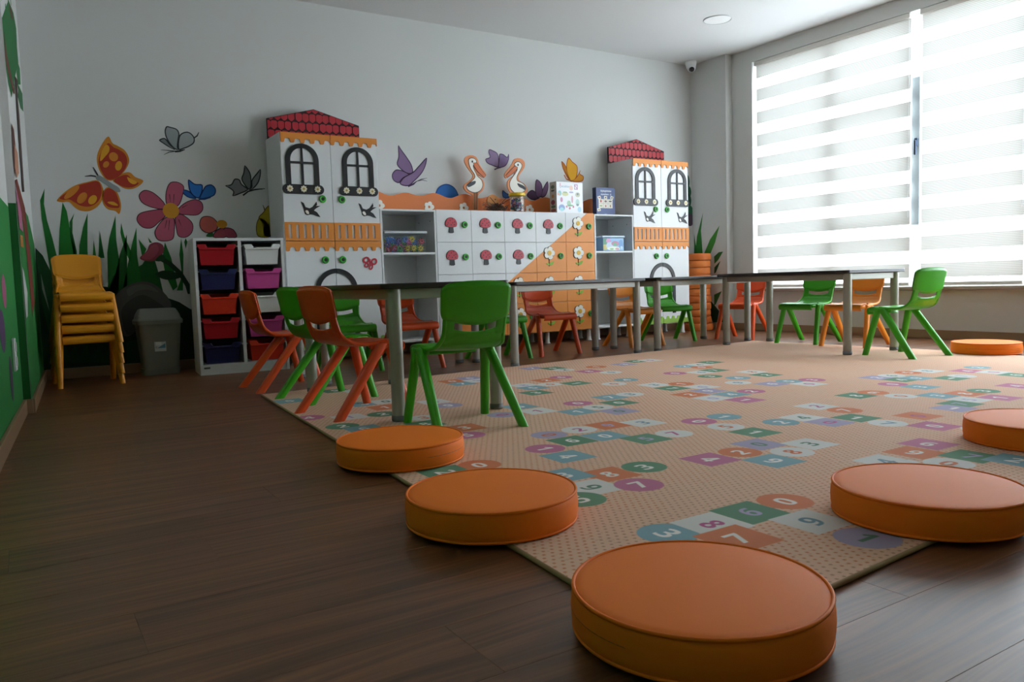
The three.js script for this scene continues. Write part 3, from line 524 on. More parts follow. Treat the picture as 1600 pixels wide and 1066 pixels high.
// ---------- locker chest with mushrooms and daisies ----------
{
  const x0 = 3.09, w = 1.713, y1 = 1.235, y0 = 0.114, nc = 5, nr = 4, cw = w / nc, chh = (y1 - y0) / nr;
  const t = thing('locker_chest', 'long white and orange locker chest with mushroom and daisy doors', 'lockers', [x0, 0, FZ]);
  part(t, 'carcass', merge([span(0, 0.016, y0, y1, -DEP, -0.019), span(w - 0.016, w, y0, y1, -DEP, -0.019), span(0.016, w - 0.016, y1 - 0.016, y1, -DEP, -0.019), span(0.016, w - 0.016, y0, y0 + 0.016, -DEP, -0.019), span(0.016, w - 0.016, y0 + 0.016, y1 - 0.016, -DEP, -DEP + 0.006)]), whiteBoard);
  for (const lx of [0.05, w * 0.35, w * 0.68, w - 0.05]) for (const lz of [-0.06, -DEP + 0.06]) part(t, 'leg', new THREE.LatheGeometry([[0, 0], [0.03, 0], [0.03, 0.006], [0.022, 0.014], [0.02, y0], [0, y0]].map(([x, y]) => new THREE.Vector2(x, y)), 20).translate(lx, 0, lz), pvc);
  // the orange field lies below a straight line from near the top right corner to the bottom left
  const A = [1.63, y1], B = [0.02, y0], nx = -(B[1] - A[1]), ny = B[0] - A[0], cc = nx * A[0] + ny * A[1];
  const cap = (() => { const p = []; for (let k = 0; k <= 14; k++) { const a = k / 14 * Math.PI; p.push([0.056 * Math.cos(a), 0.056 * Math.sin(a) * 1.0]); } p.push([-0.05, -0.018], [-0.02, -0.026], [0.02, -0.026], [0.05, -0.018]); return p; })();
  const capG = ext(poly(cap), 0.008, 0.001), capO = ext(poly(grow(cap, 0.0028)), 0.005), stemG = ext(poly([[-0.02, -0.026], [0.02, -0.026], [0.025, -0.07], [0.012, -0.077], [-0.012, -0.077], [-0.025, -0.07]]), 0.006);
  const spots = merge([[-0.03, 0.01], [-0.01, 0.032], [0.015, 0.012], [0.034, 0.02], [-0.002, -0.006], [0.03, -0.006], [-0.04, -0.008], [0.012, 0.045]].map(([x, y]) => ext(poly(disc(x, y, 0.005, 0.006, 10)), 0.001, 0, 0.008)));
  const petal = (r) => { const p = []; for (let i = 0; i < 60; i++) { const a = i / 60 * 2 * Math.PI, k = 0.66 + 0.34 * Math.sqrt(Math.abs(Math.cos(a * 2.5))); p.push([r * k * Math.cos(a), 0.03 + r * k * Math.sin(a)]); } return p; };
  const dG = ext(poly(petal(0.062)), 0.009, 0.001), dO = ext(poly(grow(petal(0.062), 0.0035)), 0.005), dC = ext(poly(disc(0, 0.03, 0.022)), 0.003, 0, 0.009);
  const stalk = ext(poly([[-0.003, -0.03], [0.003, -0.03], [0.002, -0.095], [-0.004, -0.095]]), 0.004), leaf = ext(poly(smooth([[0.0, -0.075], [0.02, -0.055], [0.05, -0.05], [0.042, -0.07], [0.02, -0.085]]).map(([x, y]) => [x, y])), 0.005), leaf2 = ext(poly(smooth([[0.0, -0.078], [-0.02, -0.062], [-0.034, -0.066], [-0.02, -0.08]])), 0.005);
  for (let r = 0; r < nr; r++) for (let c = 0; c < nc; c++) {
    const a = c * cw + 0.0015, b = (c + 1) * cw - 0.0015, lo = y1 - (r + 1) * chh + 0.0015, hi = y1 - r * chh - 0.0015, rect = [[a, lo], [b, lo], [b, hi], [a, hi]];
    const white = clipPoly(rect, -nx, -ny, -cc), orange = clipPoly(rect, nx, ny, cc), isOrange = Math.abs(area2(orange)) > Math.abs(area2(white)) * 0.75;
    const sh = (p) => ext(poly(p), 0.018, 0.0008, -0.018);
    const door = part(t, 'door', sh(isOrange ? orange : white), isOrange ? orangeDoor : whiteEdge);
    const other = isOrange ? white : orange; if (other.length > 2 && Math.abs(area2(other)) > 1e-4) part(door, 'painted_corner', ext(poly(other), 0.018, 0.0008, -0.018), isOrange ? whiteEdge : orangeDoor);
    const mx = c * cw + cw * 0.41, my = (lo + hi) / 2 + 0.015;
    if (!isOrange) { for (const [n, g, m] of [['mushroom_outline', capO, inkDark], ['mushroom_cap', capG, redPaint], ['mushroom_stem', stemG, black], ['mushroom_spots', spots, inkDark]]) { part(door, n, g, m).position.set(mx, my, 0); } }
    else for (const [n, g, m] of [['daisy_outline', dO, inkDark], ['daisy', dG, petalWhite], ['daisy_centre', dC, petalYellow], ['stalk', stalk, inkDark], ['leaf', leaf, leafGreen], ['leaf', leaf2, leafGreen]]) { part(door, n, g, m).position.set(mx, my - 0.005, 0); }
    knob(door, c * cw + cw * 0.80, (lo + hi) / 2 + 0.012, 0);
  }
}
// ---------- open shelf units ----------
function shelfUnit(x0, w, label) {
  const t = thing('open_shelf', label, 'shelf', [x0, 0, FZ], 0, 'white open shelf units'), y0 = 0.114, y1 = 1.228;
  part(t, 'side_panel', span(0, 0.016, y0, y1 - 0.0165, -DEP, 0), whiteBoard); part(t, 'side_panel', span(w - 0.016, w, y0, y1 - 0.0165, -DEP, 0), whiteBoard);
  part(t, 'back_panel', span(0.016, w - 0.016, y0, y1 - 0.017, -DEP, -DEP + 0.006), whiteBoard);
  part(t, 'top_board', rbox(w, 0.016, DEP, 0.002, w / 2, y1 - 0.008, -DEP / 2), whiteEdge);
  for (const y of [0.852, 0.49, y0]) part(t, 'shelf_board', rbox(w - 0.033, 0.018, DEP - 0.012, 0.002, w / 2, y + 0.009, -DEP / 2 + 0.004), whiteEdge);
  for (const lx of [0.05, w - 0.05]) for (const lz of [-0.05, -DEP + 0.05]) part(t, 'leg', new THREE.LatheGeometry([[0, 0], [0.03, 0], [0.03, 0.006], [0.022, 0.014], [0.02, y0], [0, y0]].map(([x, y]) => new THREE.Vector2(x, y)), 20).translate(lx, 0, lz), pvc);
  for (const [y, z] of [[1.14, -0.08], [1.14, -0.3]]) part(t, 'peg_hole', cyl(0.005, 0.005, 0.002, 0, 0, 0, 10).rotateZ(Math.PI / 2).translate(w - 0.0155, y, z), inkDark);
}
shelfUnit(2.578, 0.509, 'white open shelf with a tub of toy gears, beside the left cabinet');
shelfUnit(4.806, 0.498, 'white open shelf holding a printed tub, beside the right cabinet');
// ---------- wavy orange board behind, with white flowers ----------
{
  const t = thing('wave_board', 'long orange board with a wavy top and white flowers behind the lockers', 'board', [2.58, 1.2365, -6.425]), w = 2.69;
  const s = new THREE.Shape(); s.moveTo(0, 0); s.lineTo(w, 0);
  for (let i = 120; i >= 0; i--) { const x = i / 120 * w; s.lineTo(x, 0.163 + 0.016 * Math.sin(x / 0.30 * 2 * Math.PI - 0.4) + 0.006 * Math.sin(x / 0.47 * 2 * Math.PI)); }
  part(t, 'panel', ext(s, 0.016), waveOrange);
  const fl = () => { const p = []; for (let i = 0; i < 50; i++) { const a = i / 50 * 2 * Math.PI + 0.3, k = 0.6 + 0.4 * Math.sqrt(Math.abs(Math.cos(a * 2.5))); p.push([0.05 * k * Math.cos(a), 0.05 * k * Math.sin(a)]); } const o = poly(p); o.holes.push(new THREE.Path(disc(0, 0, 0.012, 0.012, 14).map(([x, y]) => new THREE.Vector2(x, y)))); return ext(o, 0.008, 0.0006); };
  const g = fl(); for (const x of [0.145, 0.625, 0.98, 1.71]) part(t, 'flower', g, petalWhite, 'white five-petalled flower').position.set(x, 0.055, 0.016);
}
// ---------- stork cut-outs ----------
function stork(label, back, body, beak, wing, legs, eye) {
  const t = thing('stork_cutout', label, 'cutout', [0, 0, -6.345], 0, 'painted storks on the lockers');
  part(t, 'backing', ext(poly(smooth(back, 2)), 0.014, 0.001), M('#df8a55', 0.55)); const f = (n, p, m, k, l) => part(t, n, ext(poly(p), 0.0012, 0, 0.014 + k * 0.0012), m, l);
  f('outline', grow(smooth(body, 3), 0.006), inkDark, 0); f('body', smooth(body, 3), petalWhite, 1); f('beak_outline', grow(beak, 0.005), inkDark, 1.5); f('beak', beak, M('#d9713f', 0.55), 2.5); f('wing', smooth(wing, 3), M('#2e3338', 0.55), 2); f('eye', disc(eye[0][0], eye[0][1], 0.008, 0.011, 14), black, 2);
  for (const l of legs) { f('leg', grow(l, 0.002), inkDark, 0.5); f('leg', grow(l, -0.003), M('#a8703f', 0.55), 1.5); }
}
stork('stork cut-out facing right, standing free on the lockers',
  [[3.526,1.476],[3.548,1.505],[3.616,1.55],[3.628,1.584],[3.591,1.629],[3.555,1.679],[3.544,1.716],[3.564,1.749],[3.608,1.763],[3.662,1.755],[3.688,1.724],[3.698,1.691],[3.74,1.636],[3.772,1.595],[3.749,1.566],[3.705,1.578],[3.678,1.594],[3.693,1.573],[3.737,1.541],[3.746,1.494],[3.727,1.446],[3.687,1.416],[3.673,1.387],[3.67,1.269],[3.617,1.268],[3.62,1.395],[3.577,1.417],[3.54,1.444]],
  [[3.59,1.718],[3.606,1.733],[3.645,1.733],[3.666,1.713],[3.656,1.689],[3.631,1.673],[3.636,1.641],[3.656,1.604],[3.672,1.576],[3.714,1.54],[3.724,1.493],[3.7,1.45],[3.655,1.429],[3.611,1.432],[3.568,1.454],[3.558,1.477],[3.581,1.502],[3.62,1.532],[3.651,1.566],[3.645,1.594],[3.613,1.635],[3.593,1.681]],
  [[3.638,1.693],[3.671,1.694],[3.718,1.635],[3.763,1.585],[3.743,1.57],[3.684,1.615],[3.642,1.665]], [[3.564,1.487],[3.598,1.517],[3.653,1.53],[3.649,1.509],[3.619,1.489],[3.574,1.473]],
  [[[3.633,1.425],[3.646,1.426],[3.637,1.27],[3.625,1.27]], [[3.657,1.426],[3.67,1.427],[3.661,1.271],[3.648,1.27]]], [[3.625,1.706]]);
stork('stork cut-out facing left, partly behind the jar with yellow lid',
  [[4.004,1.543],[4.034,1.573],[4.076,1.604],[4.083,1.629],[4.035,1.607],[3.987,1.571],[3.971,1.59],[3.975,1.614],[4.026,1.67],[4.062,1.715],[4.081,1.75],[4.123,1.767],[4.181,1.756],[4.204,1.723],[4.196,1.678],[4.153,1.627],[4.128,1.587],[4.139,1.553],[4.185,1.531],[4.22,1.493],[4.224,1.453],[4.193,1.423],[4.157,1.402],[4.14,1.272],[4.07,1.27],[4.068,1.399],[4.029,1.437],[4.002,1.485]],
  [[4.085,1.702],[4.11,1.726],[4.145,1.725],[4.165,1.701],[4.155,1.671],[4.124,1.626],[4.104,1.586],[4.109,1.552],[4.167,1.53],[4.202,1.492],[4.189,1.462],[4.135,1.44],[4.076,1.443],[4.036,1.476],[4.026,1.524],[4.045,1.564],[4.088,1.614],[4.119,1.665],[4.108,1.684]],
  [[4.117,1.679],[4.101,1.654],[4.059,1.618],[3.994,1.579],[3.983,1.595],[4.037,1.646],[4.085,1.687]], [[4.108,1.528],[4.149,1.519],[4.196,1.497],[4.201,1.467],[4.166,1.481],[4.125,1.499]],
  [[[4.087,1.441],[4.102,1.441],[4.093,1.275],[4.08,1.274]], [[4.113,1.442],[4.128,1.442],[4.118,1.275],[4.105,1.275]]], [[4.123,1.702]]);
// ---------- things on the lockers ----------
{
  const Y = 1.2355;
  const nest = thing('twig_nest', 'brown nest of loose twigs on top of the lockers', 'nest', [3.775, Y, -6.15]);
  const tw = []; for (let i = 0; i < 150; i++) { const a = rnd() * 6.283, r = 0.02 + 0.07 * rnd(), y = 0.006 + 0.085 * rnd() * (1 - r / 0.16), d = a + 1.57 + (rnd() - 0.5) * 1.6, l = 0.04 + 0.07 * rnd(), dy = (rnd() - 0.35) * 0.03; const cx = r * Math.cos(a), cz = r * Math.sin(a) * 0.8; tw.push(rod([cx - l / 2 * Math.cos(d), Math.max(0.003, y - dy), cz - l / 2 * Math.sin(d)], [cx + l / 2 * Math.cos(d), Math.max(0.003, y + dy), cz + l / 2 * Math.sin(d)], 0.0022, 0.0016, 5)); }
  for (let i = 0; i < 16; i++) { const a = 2.6 + rnd() * 1.4, y = 0.01 + 0.08 * rnd(); tw.push(rod([-0.04, y * 0.6, 0.02], [-0.04 + 0.13 * Math.cos(a), y, 0.03 + 0.05 * Math.sin(a * 3)], 0.0024, 0.0014, 5)); }
  for (const e of [[0.09, 0.125, 0], [0.12, 0.12, 0.02], [-0.08, 0.13, 0]]) tw.push(rod([0, 0.05, 0], e, 0.004, 0.003, 6));
  const twigs = part(nest, 'twigs', merge(tw), M('#5a4030', 0.8)); twigs.userData.kind = 'stuff';
  const b = thing('bird_cutout', 'small orange-brown bird cut-out behind the twig nest', 'cutout', [3.79, Y, -6.27]);
  part(b, 'body', ext(poly(disc(0, 0.11, 0.062, 0.06, 30)), 0.012, 0.001), M('#d28638', 0.55)); part(b, 'beak', ext(poly([[0.05, 0.125], [0.135, 0.14], [0.06, 0.085]]), 0.011, 0.001), waveOrange); part(b, 'stand', ext(poly([[-0.04, 0], [0.04, 0], [0.03, 0.07], [-0.03, 0.07]]), 0.010), M('#c9772f', 0.55)); part(b, 'eye', ext(poly(disc(0.025, 0.125, 0.006, 0.006, 12)), 0.002, 0, 0.012), black);
  const jar = thing('craft_jar', 'clear jar of coloured craft bits with a yellow lid', 'jar', [3.985, Y, -6.15]);
  part(jar, 'glass', new THREE.LatheGeometry([[0, 0], [0.066, 0], [0.07, 0.006], [0.07, 0.142], [0.066, 0.148], [0.064, 0.142], [0.066, 0.008], [0, 0.006]].map(([x, y]) => new THREE.Vector2(x, y)), 36), M('#f4f8f8', 0.05, { transmission: 0.95, thickness: 0, ior: 1.45 }));
  part(jar, 'lid', new THREE.LatheGeometry([[0, 0.178], [0.07, 0.178], [0.076, 0.172], [0.077, 0.15], [0.07, 0.149], [0, 0.149]].map(([x, y]) => new THREE.Vector2(x, y)), 36), M('#e8c224', 0.4));
  const cols = ['#b3183f', '#2a2c33', '#3d6f63', '#d9dfe4', '#7b4aa0', '#2b3a66', '#c43a6a']; cols.forEach((c, q) => { const bl = []; for (let i = 0; i < 10; i++) { const a = rnd() * 6.283, r = 0.052 * Math.sqrt(rnd()); bl.push(rbox(0.018 + 0.016 * rnd(), 0.012 + 0.012 * rnd(), 0.016, 0.003, 0, 0, 0, 1).rotateZ(rnd() * 3).rotateY(rnd() * 3).translate(r * Math.cos(a), 0.022 + 0.1 * rnd(), r * Math.sin(a))); } part(jar, 'craft_bits', merge(bl), M(c, 0.5)).userData.kind = 'stuff'; });
  // white picture box
  const pic = document.createElement('canvas'); pic.width = 512; pic.height = 512; { const g = pic.getContext('2d'); g.fillStyle = '#f2f2f4'; g.fillRect(0, 0, 512, 512); g.font = 'bold 46px sans-serif'; g.fillStyle = '#9db4c6'; g.fillText('Çocuklar', 60, 90); g.fillStyle = '#e3a9ba'; g.fillRect(65, 20, 16, 50); g.strokeStyle = '#c58bb5'; g.lineWidth = 14; g.strokeRect(352, 40, 56, 70); g.beginPath(); g.moveTo(356, 50); g.lineTo(404, 100); g.stroke();
    const blob = (c, x, y, a, b) => { g.fillStyle = c; g.beginPath(); g.ellipse(x, y, a, b, 0, 0, 7); g.fill(); };
    blob('#8fc9c9', 60, 185, 34, 42); blob('#e8b7a8', 38, 200, 20, 24); blob('#d5d59a', 165, 195, 62, 34); blob('#9fb48a', 165, 170, 44, 14); blob('#eec9b4', 285, 95, 34, 42); blob('#b9b2cf', 285, 165, 44, 14); blob('#c7c9b0', 410, 200, 48, 40); blob('#8c9694', 410, 190, 20, 20); blob('#d9a6b3', 300, 280, 18, 60); blob('#bcd7cf', 405, 330, 38, 60); blob('#7d8a92', 405, 365, 24, 18); blob('#c98aa6', 92, 290, 24, 40); blob('#8ea4cf', 95, 420, 60, 52); blob('#a6dbe0', 95, 445, 40, 30); blob('#a9cdb0', 235, 350, 40, 50); blob('#7fae86', 260, 380, 58, 14); blob('#cf7f92', 190, 400, 18, 18); blob('#cf7f92', 250, 425, 20, 20); blob('#cf7f92', 320, 400, 18, 18); blob('#aad3e6', 440, 440, 36, 44); }
  const picT = new THREE.CanvasTexture(pic); picT.colorSpace = THREE.SRGBColorSpace;
  const pb = thing('picture_box', 'white cardboard box printed with small pastel pictures', 'box', [4.435, Y, -6.15], 0.03);
  part(pb, 'carton', rbox(0.325, 0.305, 0.105, 0.003, 0.1625, 0.1525, -0.054), M('#8f8d86', 0.6, {}));
  part(pb, 'front_print', new THREE.PlaneGeometry(0.321, 0.301).translate(0.1625, 0.1525, -0.0008), M('#ffffff', 0.35, { map: picT }), 'white printed front');
  const sp = document.createElement('canvas'); sp.width = 128; sp.height = 512; { const g = sp.getContext('2d'); g.fillStyle = '#b9b3a8'; g.fillRect(0, 0, 128, 512); [['#5c6e58', 60, 80, 36, 30], ['#4a4a46', 60, 140, 34, 16], ['#c0803a', 60, 230, 24, 30], ['#7d2230', 60, 330, 40, 40], ['#4f6c50', 64, 400, 44, 24], ['#a3493a', 64, 460, 50, 26]].forEach(([c, x, y, a, b]) => { g.fillStyle = c; g.beginPath(); g.ellipse(x, y, a, b, 0, 0, 7); g.fill(); }); }
  const spT = new THREE.CanvasTexture(sp); spT.colorSpace = THREE.SRGBColorSpace;
  part(pb, 'side_print', new THREE.PlaneGeometry(0.101, 0.301).rotateY(-Math.PI / 2).translate(-0.0007, 0.1525, -0.054), M('#ffffff', 0.5, { map: spT }));
  // blue game box
  const bk = document.createElement('canvas'); bk.width = 384; bk.height = 512; { const g = bk.getContext('2d'); g.fillStyle = '#3d4f80'; g.fillRect(0, 0, 384, 512); g.fillStyle = '#e8ecf2'; g.font = 'bold 44px sans-serif'; g.textAlign = 'center'; g.fillText('Eşleştirme', 200, 75); g.font = 'bold 40px sans-serif'; g.fillText('oyunları - 2', 200, 135); g.fillStyle = '#dcd6c6'; g.fillRect(44, 210, 290, 170);
    g.strokeStyle = '#9d9a94'; g.lineWidth = 3; for (let i = 0; i < 3; i++) for (let j = 0; j < 2; j++) g.strokeRect(48 + i * 96, 214 + j * 83, 90, 77);
    const bl = (c, x, y, a, b) => { g.fillStyle = c; g.beginPath(); g.ellipse(x, y, a, b, 0, 0, 7); g.fill(); }; bl('#a33a3a', 92, 250, 18, 26); bl('#6a4a50', 190, 252, 26, 20); bl('#38383c', 285, 250, 32, 14); bl('#8aa06a', 92, 338, 30, 14); bl('#a8504a', 190, 340, 16, 20); bl('#8a6a40', 285, 338, 14, 24);
    g.fillStyle = '#dcd6c6'; for (const [x, y, r] of [[60, 185, -0.3], [190, 180, 0.1], [320, 180, 0.35], [50, 410, -0.2]]) { g.save(); g.translate(x, y); g.rotate(r); g.fillRect(-32, -28, 64, 56); g.restore(); } bl('#9a3a46', 62, 186, 18, 12); bl('#444', 190, 182, 16, 14); bl('#555', 322, 182, 20, 10); bl('#8a8250', 50, 412, 18, 14); g.fillStyle = '#c9d2e2'; g.font = '18px sans-serif'; g.fillText('kartlar', 190, 495); }
  const bkT = new THREE.CanvasTexture(bk); bkT.colorSpace = THREE.SRGBColorSpace;
  const gb = thing('game_box', 'dark blue box with white lettering and card pictures', 'box', [4.925, 1.2285, -6.16], 0.02);
  part(gb, 'carton', rbox(0.245, 0.275, 0.06, 0.003, 0.1225, 0.1375, -0.031), M('#34456f', 0.5)); part(gb, 'front_print', new THREE.PlaneGeometry(0.241, 0.271).translate(0.1225, 0.1375, -0.0008), M('#ffffff', 0.45, { map: bkT }));
}
// ---------- tubs on the shelves ----------
{
  const clear = M('#f6fafb', 0.03, { transmission: 0.97, thickness: 0, ior: 1.4 });
  const w = 0.37, d = 0.24, h = 0.155;
  const t = thing('toy_tub', 'clear plastic tub with white lid full of toy gears', 'tub', [2.80, 0.8705, -6.17]);
  const wall = (x0, x1, z0, z1) => span(x0, x1, 0, h, z0, z1);
  part(t, 'walls', merge([wall(-w / 2, -w / 2 + 0.002, -d / 2, d / 2), wall(w / 2 - 0.002, w / 2, -d / 2, d / 2), wall(-w / 2, w / 2, -d / 2, -d / 2 + 0.002), wall(-w / 2, w / 2, d / 2 - 0.002, d / 2)]), clear); part(t, 'base', span(-w / 2, w / 2, 0, 0.002, -d / 2, d / 2), clear);
  part(t, 'lid', rbox(w + 0.022, 0.022, d + 0.022, 0.006, 0, h + 0.0115, 0), M('#dfe4e8', 0.3, { transmission: 0.25, thickness: 0 }), 'translucent white lid');
  const gear = (() => { const p = []; for (let i = 0; i < 64; i++) { const a = i / 64 * 2 * Math.PI, k = 0.8 + 0.2 * Math.sign(Math.cos(a * 8)); p.push([0.029 * k * Math.cos(a), 0.029 * k * Math.sin(a)]); } const o = poly(p); o.holes.push(new THREE.Path(disc(0, 0, 0.008, 0.008, 12).map(([x, y]) => new THREE.Vector2(x, y)))); return ext(o, 0.014, 0.001, -0.007); })();
  const gc = { yellow: '#e8c823', red: '#c22c44', blue: '#2f6fc4', green: '#3a9a4a', pink: '#cf4f86', purple: '#5a3c8c' }, gm = {}; for (const k in gc) gm[k] = M(gc[k], 0.4);
  const put = [['blue', -0.15, 0.10], ['blue', -0.105, 0.095], ['red', -0.14, 0.035], ['purple', -0.055, 0.09], ['red', -0.09, 0.035], ['pink', -0.03, 0.05], ['blue', 0.0, 0.105], ['green', -0.05, 0.032], ['yellow', 0.035, 0.033], ['yellow', 0.06, 0.105], ['yellow', 0.082, 0.032], ['blue', 0.098, 0.085], ['red', 0.15, 0.09], ['yellow', 0.148, 0.032], ['green', 0.115, 0.033], ['pink', 0.03, 0.09], ['purple', -0.155, 0.065], ['green', -0.115, 0.06]];
  put.forEach(([c, x, y], i) => { for (let l = 0; l < 1; l++) { const m = solo('toy_gear', c + ' toy gear in the clear tub', 'toy', gear, gm[c], [2.80 + x, 0.8735 + y, -6.17 + d / 2 - 0.016 - (i % 3) * 0.016], 0, c + ' toy gears in the clear tub'); m.rotation.z = i * 0.7; } });
  // loose gears deeper in the tub, lying in heaps
  for (let i = 0; i < 24; i++) { const c = Object.keys(gc)[i % 6]; const m = solo('toy_gear', c + ' toy gear in the clear tub', 'toy', gear, gm[c], [2.80 - 0.145 + (i % 6) * 0.058, 0.8735 + 0.03 + Math.floor(i / 15) * 0.055, -6.17 - 0.09 + (Math.floor(i / 6) % 5) * 0.032], 0, c + ' toy gears in the clear tub'); m.rotation.z = i; }
  const pr = document.createElement('canvas'); pr.width = 512; pr.height = 300; { const g = pr.getContext('2d'); g.fillStyle = '#8fb9dc'; g.fillRect(0, 0, 512, 300); const bl = (c, x, y, a, b) => { g.fillStyle = c; g.beginPath(); g.ellipse(x, y, a, b, 0, 0, 7); g.fill(); }; g.fillStyle = '#4f9a78'; g.fillRect(0, 0, 90, 160); bl('#c7c36a', 40, 220, 60, 70); bl('#c58bb5', 130, 60, 60, 60); bl('#c7d9ea', 160, 180, 90, 90); bl('#c27f9c', 300, 130, 100, 60); bl('#6fae86', 290, 150, 50, 40); bl('#e6efe0', 260, 250, 170, 50); bl('#8fc08a', 210, 265, 50, 20); bl('#cf8a94', 350, 262, 50, 24); bl('#6f9fd2', 450, 150, 60, 120); bl('#b9d7ea', 460, 230, 30, 40); }
  const prT = new THREE.CanvasTexture(pr); prT.colorSpace = THREE.SRGBColorSpace;
  const q = thing('printed_tub', 'small blue and pink printed tub with pale lid', 'tub', [5.045, 0.8705, -6.15]);
  part(q, 'walls', rbox(0.272, 0.13, 0.19, 0.008, 0, 0.065, 0), M('#86aed2', 0.35)); part(q, 'front_print', new THREE.PlaneGeometry(0.255, 0.118).translate(0, 0.064, 0.0957), M('#ffffff', 0.35, { map: prT })); part(q, 'lid', rbox(0.29, 0.02, 0.205, 0.006, 0, 0.1405, 0), M('#c9dcee', 0.3));
}
// ---------- tray rack ----------
{
  const w = 0.622, h = 0.972, d = 0.36, O = [1.082, 0, -5.86], turn = -0.08;
  const t = thing('tray_rack', 'white two-column rack holding coloured storage trays', 'rack', O, turn);
  part(t, 'side_panel', span(0, 0.02, 0, h - 0.02, -d, 0), whiteBoard); part(t, 'side_panel', span(w - 0.02, w, 0, h - 0.02, -d, 0), whiteBoard); part(t, 'divider', span(w / 2 - 0.011, w / 2 + 0.011, 0.075, h - 0.02, -d, -0.002), whiteBoard);
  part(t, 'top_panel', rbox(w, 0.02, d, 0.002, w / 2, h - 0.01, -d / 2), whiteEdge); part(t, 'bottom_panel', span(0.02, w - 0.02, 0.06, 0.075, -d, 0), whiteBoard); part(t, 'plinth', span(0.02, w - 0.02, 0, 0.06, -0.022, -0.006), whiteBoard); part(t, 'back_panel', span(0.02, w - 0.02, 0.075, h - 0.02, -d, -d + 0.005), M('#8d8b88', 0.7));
  part(t, 'maker_label', rbox(0.042, 0.012, 0.001, 0.0003, 0.045, 0.05, -0.0052), M('#4b4d50', 0.5), 'small dark label');
  for (const cx of [0, 1]) for (let r = 0; r < 5; r++) for (const s of [0, 1]) part(t, 'runner', span(...(cx ? (s ? [w - 0.029, w - 0.02] : [w / 2 + 0.011, w / 2 + 0.02]) : (s ? [w / 2 - 0.02, w / 2 - 0.011] : [0.02, 0.029])), 0.908 - 0.176 * r, 0.916 - 0.176 * r, -d + 0.02, -0.012), whiteBoard);
  const tw = 0.255, th = 0.142, td = 0.31;
  const tub = (() => { const f = (y) => { const k = y / th, hw = lerp(tw / 2 - 0.02, tw / 2 - 0.006, k); return hw; }; const list = []; const P = (x, y, z) => [x, y, z];
    const quad = (a, b, c, e) => { const g = new THREE.BufferGeometry(); g.setAttribute('position', new THREE.Float32BufferAttribute([...a, ...b, ...c, ...a, ...c, ...e], 3)); g.setAttribute('uv', new THREE.Float32BufferAttribute(new Float32Array(12), 2)); g.computeVertexNormals(); return g; };
    const b = f(0), u = f(th), zf = -0.004, zb = -td, in0 = 0.014;
    const lo = th - 0.028, ul = f(lo), zl = zf - in0 * 0.028 / th;
    list.push(quad(P(-b, 0, zf - in0), P(b, 0, zf - in0), P(ul, lo, zl), P(-ul, lo, zl)), quad(P(b, 0, zb + in0), P(-b, 0, zb + in0), P(-u, th, zb), P(u, th, zb)), quad(P(b, 0, zf - in0), P(b, 0, zb + in0), P(u, th, zb), P(u, th, zf)), quad(P(-b, 0, zb + in0), P(-b, 0, zf - in0), P(-u, th, zf), P(-u, th, zb)), quad(P(-b, 0, zb + in0), P(b, 0, zb + in0), P(b, 0, zf - in0), P(-b, 0, zf - in0)));
    return merge(list); })();
  const rim = (() => { const s = new THREE.Shape(), a = tw / 2; s.moveTo(-a, th + 0.004); s.lineTo(-a, th - 0.012); s.lineTo(-a + 0.012, th - 0.034); s.lineTo(a - 0.012, th - 0.034); s.lineTo(a, th - 0.012); s.lineTo(a, th + 0.004); s.lineTo(0.075, th + 0.004); s.lineTo(0.06, th - 0.020); s.lineTo(-0.06, th - 0.020); s.lineTo(-0.075, th + 0.004); s.closePath(); return merge([ext(s, 0.018, 0.003, -0.010), span(-tw / 2, -tw / 2 + 0.012, th - 0.006, th + 0.003, -td, -0.004), span(tw / 2 - 0.012, tw / 2, th - 0.006, th + 0.003, -td, -0.004), span(-tw / 2, tw / 2, th - 0.006, th + 0.003, -td, -td + 0.01)]); })();
  const C = { red: M('#b4121f', 0.35), navy: M('#1c2350', 0.35), tomato: M('#d8351c', 0.35), white: M('#e9e9e6', 0.35), magenta: M('#cc4c96', 0.35) };
  const grid = [['red', 'navy', 'tomato', 'red', 'navy'], ['white', 'magenta', 'white', 'magenta', 'tomato']];
  const say = { red: 'red', navy: 'navy blue', tomato: 'orange-red', white: 'white', magenta: 'magenta' }, rows = ['top', 'second', 'third', 'fourth', 'bottom'];
  grid.forEach((col, cx) => col.forEach((c, r) => {
    const lx = cx ? w * 0.75 + 0.001 : w * 0.25 - 0.0005, q = thing('storage_tray', say[c] + ' tray in the ' + rows[r] + ' slot of the rack\'s ' + (cx ? 'right' : 'left') + ' column', 'tray', [O[0] + lx * Math.cos(turn), 0.917 - 0.175 * r - th + 0.006, O[2] - lx * Math.sin(turn)], turn, 'storage trays in the rack');
    part(q, 'tub', tub, C[c]); part(q, 'rim', rim, C[c]);
  }));
}
